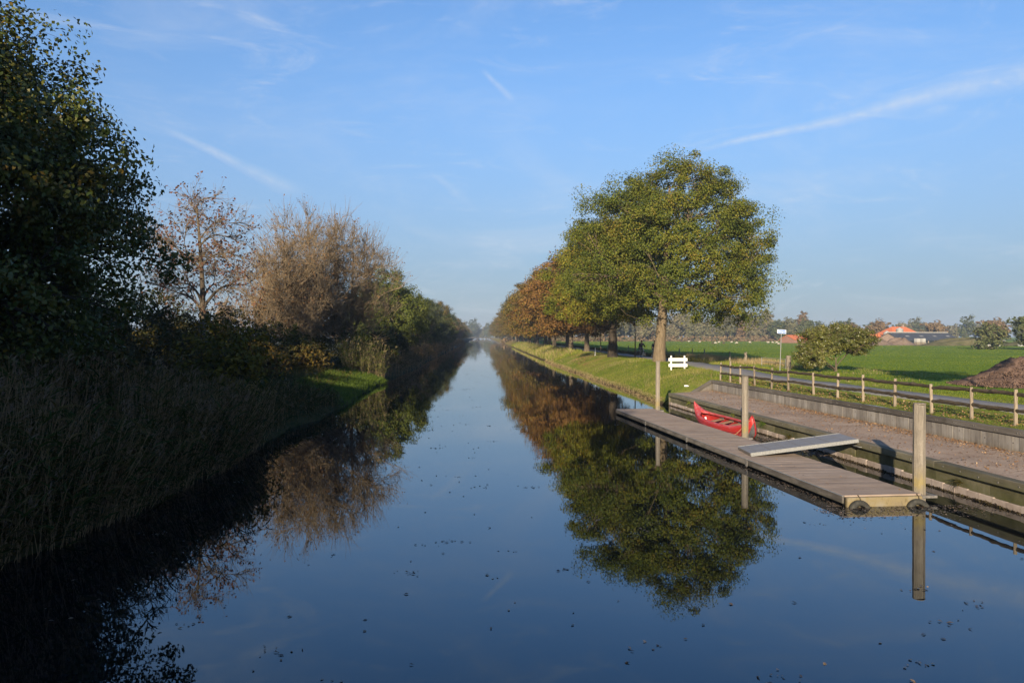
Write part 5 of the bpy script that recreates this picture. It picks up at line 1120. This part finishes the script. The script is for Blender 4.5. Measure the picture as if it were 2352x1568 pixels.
X, Y = scatter(15000, 72, 230, lambda y: np.interp(y, py, pcx) + 1.6, lambda y: np.interp(y, py, pcx) + 4.2, 1.3); a = grass(rg, X, Y, rg.uniform(.3, .85, len(X)), .05, .4, 2)
stuff('verge_weeds', [a], M['shrub'], 'dark rough weeds between the cycle path and the field', 'grass')
X, Y = scatter(9000, 60, 104, lambda y: np.full_like(y, 21.5), lambda y: np.full_like(y, 25.)); a = grass(rg, X, Y, rg.uniform(.1, .4, len(X)), .03, .4)
stuff('ditch_grass', [a], M['grassblade'], 'green grass at the foot of the field fence beside the gate', 'grass')
Yf = np.exp(rg.uniform(math.log(24), math.log(400), 78000)); Xf = 20.8 + (Yf * .70 + 3 - 20.8) * rg.random(78000); k = (Xf > 20.8) & (Yf * .70 + 3 > 21) & ~((np.abs(Xf - 30.6) < 5.2) & (np.abs(Yf - 41.6) < 3.8)); Xf, Yf = Xf[k], Yf[k]
a = grass(rg, Xf, Yf, rg.uniform(.05, .11, len(Xf)) * (1 + Yf / 500), .010 + .0011 * Yf, .35)
stuff('field_grass', [a], M['fieldblade'], 'short green grass of the wide sheep field', 'grass')
X, Y = scatter(5200, 33, 64, lambda y: np.full_like(y, 19.5), lambda y: np.full_like(y, 31.)); k = wav(X, Y, .45) + wav(X, Y, 1.3) * .6 > .75; X, Y = X[k], Y[k]; a = grass(rg, X, Y, rg.uniform(.08, .3, len(X)), .02, .5, 2)
stuff('field_edge_tufts', [a], M['straw'], 'dry straw-coloured tufts along the near edge of the field', 'grass')
# fringe of scrub at the foot of the far tree line
X = rg.uniform(10, 260, 5200); Y = 405 + rg.normal(0, 6, 5200) + (X > 180) * 60; C = np.stack([X, Y, gz(X, Y) + rg.random(5200) ** 2 * 2.6], -1); a = leaves(rg, C, unit(rg.normal(size=(5200, 3)) + np.array([0, -.6, .4])), rg.uniform(.7, 1.5, 5200), rg.uniform(.5, .9, 5200))
stuff('far_scrub', [a], M['farbrown'], 'tan scrub and reed edge below the far tree line', 'scrub')
# fallen leaves
def litter(n, X, Y, Z, s):
    C = np.stack([X, Y, Z + rg.uniform(.004, .022, n)], -1); N = unit(rg.normal(0, .35, (n, 3)) + np.array([0, 0, 1.])); return leaves(rg, C, N, s * rg.uniform(.6, 1.3, n), s * .6 * rg.uniform(.6, 1.2, n))
Pt = []
Y = 8 + 36 * rg.random(5200); off_ = np.abs(rg.normal(0, .42, 5200)) ** 1.1 + .04; X = wx(Y) - off_; k = (X > qx(Y) + .3) & (wav(X, Y, .7) + 1.4 * (Y < 34) > rg.random(len(X)) * 1.6); X, Y = X[k], Y[k]; Pt.append(litter(len(X), X, Y, np.full(len(X), .652 + .015), .062))
Y = 8 + 34 * rg.random(1500); X = qx(Y) + .25 + 2.4 * rg.random(1500); Pt.append(litter(1500, X, Y, np.full(1500, .654), .07))
Y = 14 + 30 * rg.random(2600); X = wx(Y) + .1 + 1.9 * rg.random(2600); Pt.append(litter(2600, X, Y, gz(X, Y) + .03, .085))
Y = 70 + 60 * rg.random(6500); X = xr(Y) + 1. + 6 * rg.random(6500); k = wav(X, Y, .3) > -.1; X, Y = X[k], Y[k]; Pt.append(litter(len(X), X, Y, gz(X, Y) + .06, .15))
Y = rg.uniform(.3, 20.4, 160); X = rg.uniform(-.8, .8, 160); Wp = np.array([dockw(a, b, .243) for a, b in zip(X, Y)]); Pt.append(litter(160, Wp[:, 0], Wp[:, 1], Wp[:, 2] - .002, .045))
stuff('fallen_leaves', Pt, M['litter'], 'fallen brown leaves drifted along the wall, quay and bank', 'leaves')
# leaves and debris floating on the water
Cx = rg.uniform(-6.3, 9.3, 620); Cy = 8.3 + 85 * rg.random(620) ** 1.35; k = (Cx < 7.6 - (Cy - 17) * .07) | (Cy < 16) | (Cy > 39); Cx, Cy = Cx[k], Cy[k]; m_ = np.where(rg.random(len(Cx)) < .22, rg.integers(4, 13, len(Cx)), rg.integers(1, 3, len(Cx)))
i = np.repeat(np.arange(len(Cx)), m_); X = Cx[i] + rg.normal(0, .10, len(i)) * (m_[i] > 2) * 1.3; Y = Cy[i] + rg.normal(0, .07, len(i)) * (m_[i] > 2) * 1.3
C = np.stack([X, Y, rg.uniform(.004, .012, len(X))], -1); N = unit(rg.normal(0, .16, (len(X), 3)) + np.array([0, 0, 1.])); a = leaves(rg, C, N, rg.uniform(.02, .095, len(X)), rg.uniform(.015, .05, len(X)))
stuff('floating_leaves', [a], M['waterleaf'], 'dark leaves drifting in ones and clumps on the open water', 'leaves')
Pt = []
def scum(n, X, Y, s0, s1): C = np.stack([X, Y, rg.uniform(.003, .010, n)], -1); N = unit(rg.normal(0, .08, (n, 3)) + np.array([0, 0, 1.])); Pt.append(leaves(rg, C, N, rg.uniform(s0, s1, n), rg.uniform(s0, s1, n) * .45))
n = 900; lx = rg.uniform(-1.7, 2.2, n); ly = -.12 - np.abs(rg.normal(0, .5, n)); Wp = np.array([dockw(a, b, 0) for a, b in zip(lx, ly)]); scum(n, Wp[:, 0], Wp[:, 1], .02, .08)
n = 700; lx = -.95 - np.abs(rg.normal(0, .16, n)); ly = rg.random(n) ** 1.6 * 9; Wp = np.array([dockw(a, b, 0) for a, b in zip(lx, ly)]); scum(n, Wp[:, 0], Wp[:, 1], .02, .08)
n = 2600; Y = rg.uniform(24.2, 28.6, n); X = (dockw(.95, 0, 0).x - (Y - 17) * .0697) + (qx(Y) - .06 - (dockw(.95, 0, 0).x - (Y - 17) * .0697)) * rg.random(n); scum(n, X, Y, .03, .10)
n = 900; Y = rg.uniform(14, 42, n); X = qx(Y) - .05 - np.abs(rg.normal(0, .10, n)); scum(n, X, Y, .02, .07)
stuff('floating_debris', Pt, M['scum'], 'mat of floating leaf debris round the dock and along the quay foot', 'debris')
n = 5000; Y = rg.uniform(6, 42.4, n); X = qx(Y) - .05 - np.abs(rg.normal(0, .03, n)); Z = np.abs(rg.normal(0, .016, n)) + .012 * (wav(Y, Y * 0, 2.) > .3); a = leaves(rg, np.stack([X, Y, Z], -1), unit(rg.normal(size=(n, 3)) + np.array([-.8, -.3, .3])), rg.uniform(.03, .09, n), rg.uniform(.015, .04, n))
stuff('waterline_moss', [a], M['moss'], 'dark wet moss and roots hanging at the waterline of the quay wall', 'moss')
for (y, z_, n, mt, lab) in ((31.6, .38, 60, 'grassblade', 'small grass tuft on the quay wall above the canoe seats'), (29.7, .40, 90, 'grasslush', 'bright grass tuft on the quay wall right of the canoe stern'), (32.9, .42, 30, 'grassblade', 'thin weed on the quay wall above the canoe bow'), (27.4, .18, 120, 'shrub', 'brown withered plant clinging to the quay wall near the gangway'), (18.2, .3, 60, 'shrub', 'withered weed on the quay wall at the right edge'), (38.9, .42, 40, 'grassblade', 'grass tuft under the cap at the far end of the quay wall')):
    B = np.stack([np.full(n, qx(y) + .0) + rg.normal(0, .02, n), y + rg.normal(0, .07, n), np.full(n, z_)], -1); d = unit(np.stack([rg.normal(-.7, .35, n), rg.normal(0, .6, n), rg.normal(.5, .5, n)], -1)); V_, Q_, T_ = ribbons(rg, B, d, rg.uniform(.12, .36, n), .014, .6, 2)
    o = obj('grass_tuft', mesh_np('grass_tuft', V_ - np.array([qx(y), y, z_]), [Q_, T_], M[mt]), None, (qx(y), y, z_)); tag(o, lab, 'weed', 'weeds on the quay wall')

# ------------------------------------------------------------------ haze over the fields
m, nt, out = newmat('haze'); pv = nt.nodes.new('ShaderNodeVolumePrincipled'); pv.inputs['Color'].default_value = (.66, .79, .98, 1); pv.inputs['Density'].default_value = .00034; pv.inputs['Anisotropy'].default_value = .15
for nm in ('Density Attribute', 'Color Attribute', 'Temperature Attribute'):
    if nm in pv.inputs: pv.inputs[nm].default_value = ''
nt.links.new(pv.outputs[0], out.inputs['Volume'])
o = MB().box(-2560, 2560, -360, 3060, -2.4, 34).build('haze', m); tag(o, 'thin pale autumn haze over canal and fields', 'haze', kind='stuff')
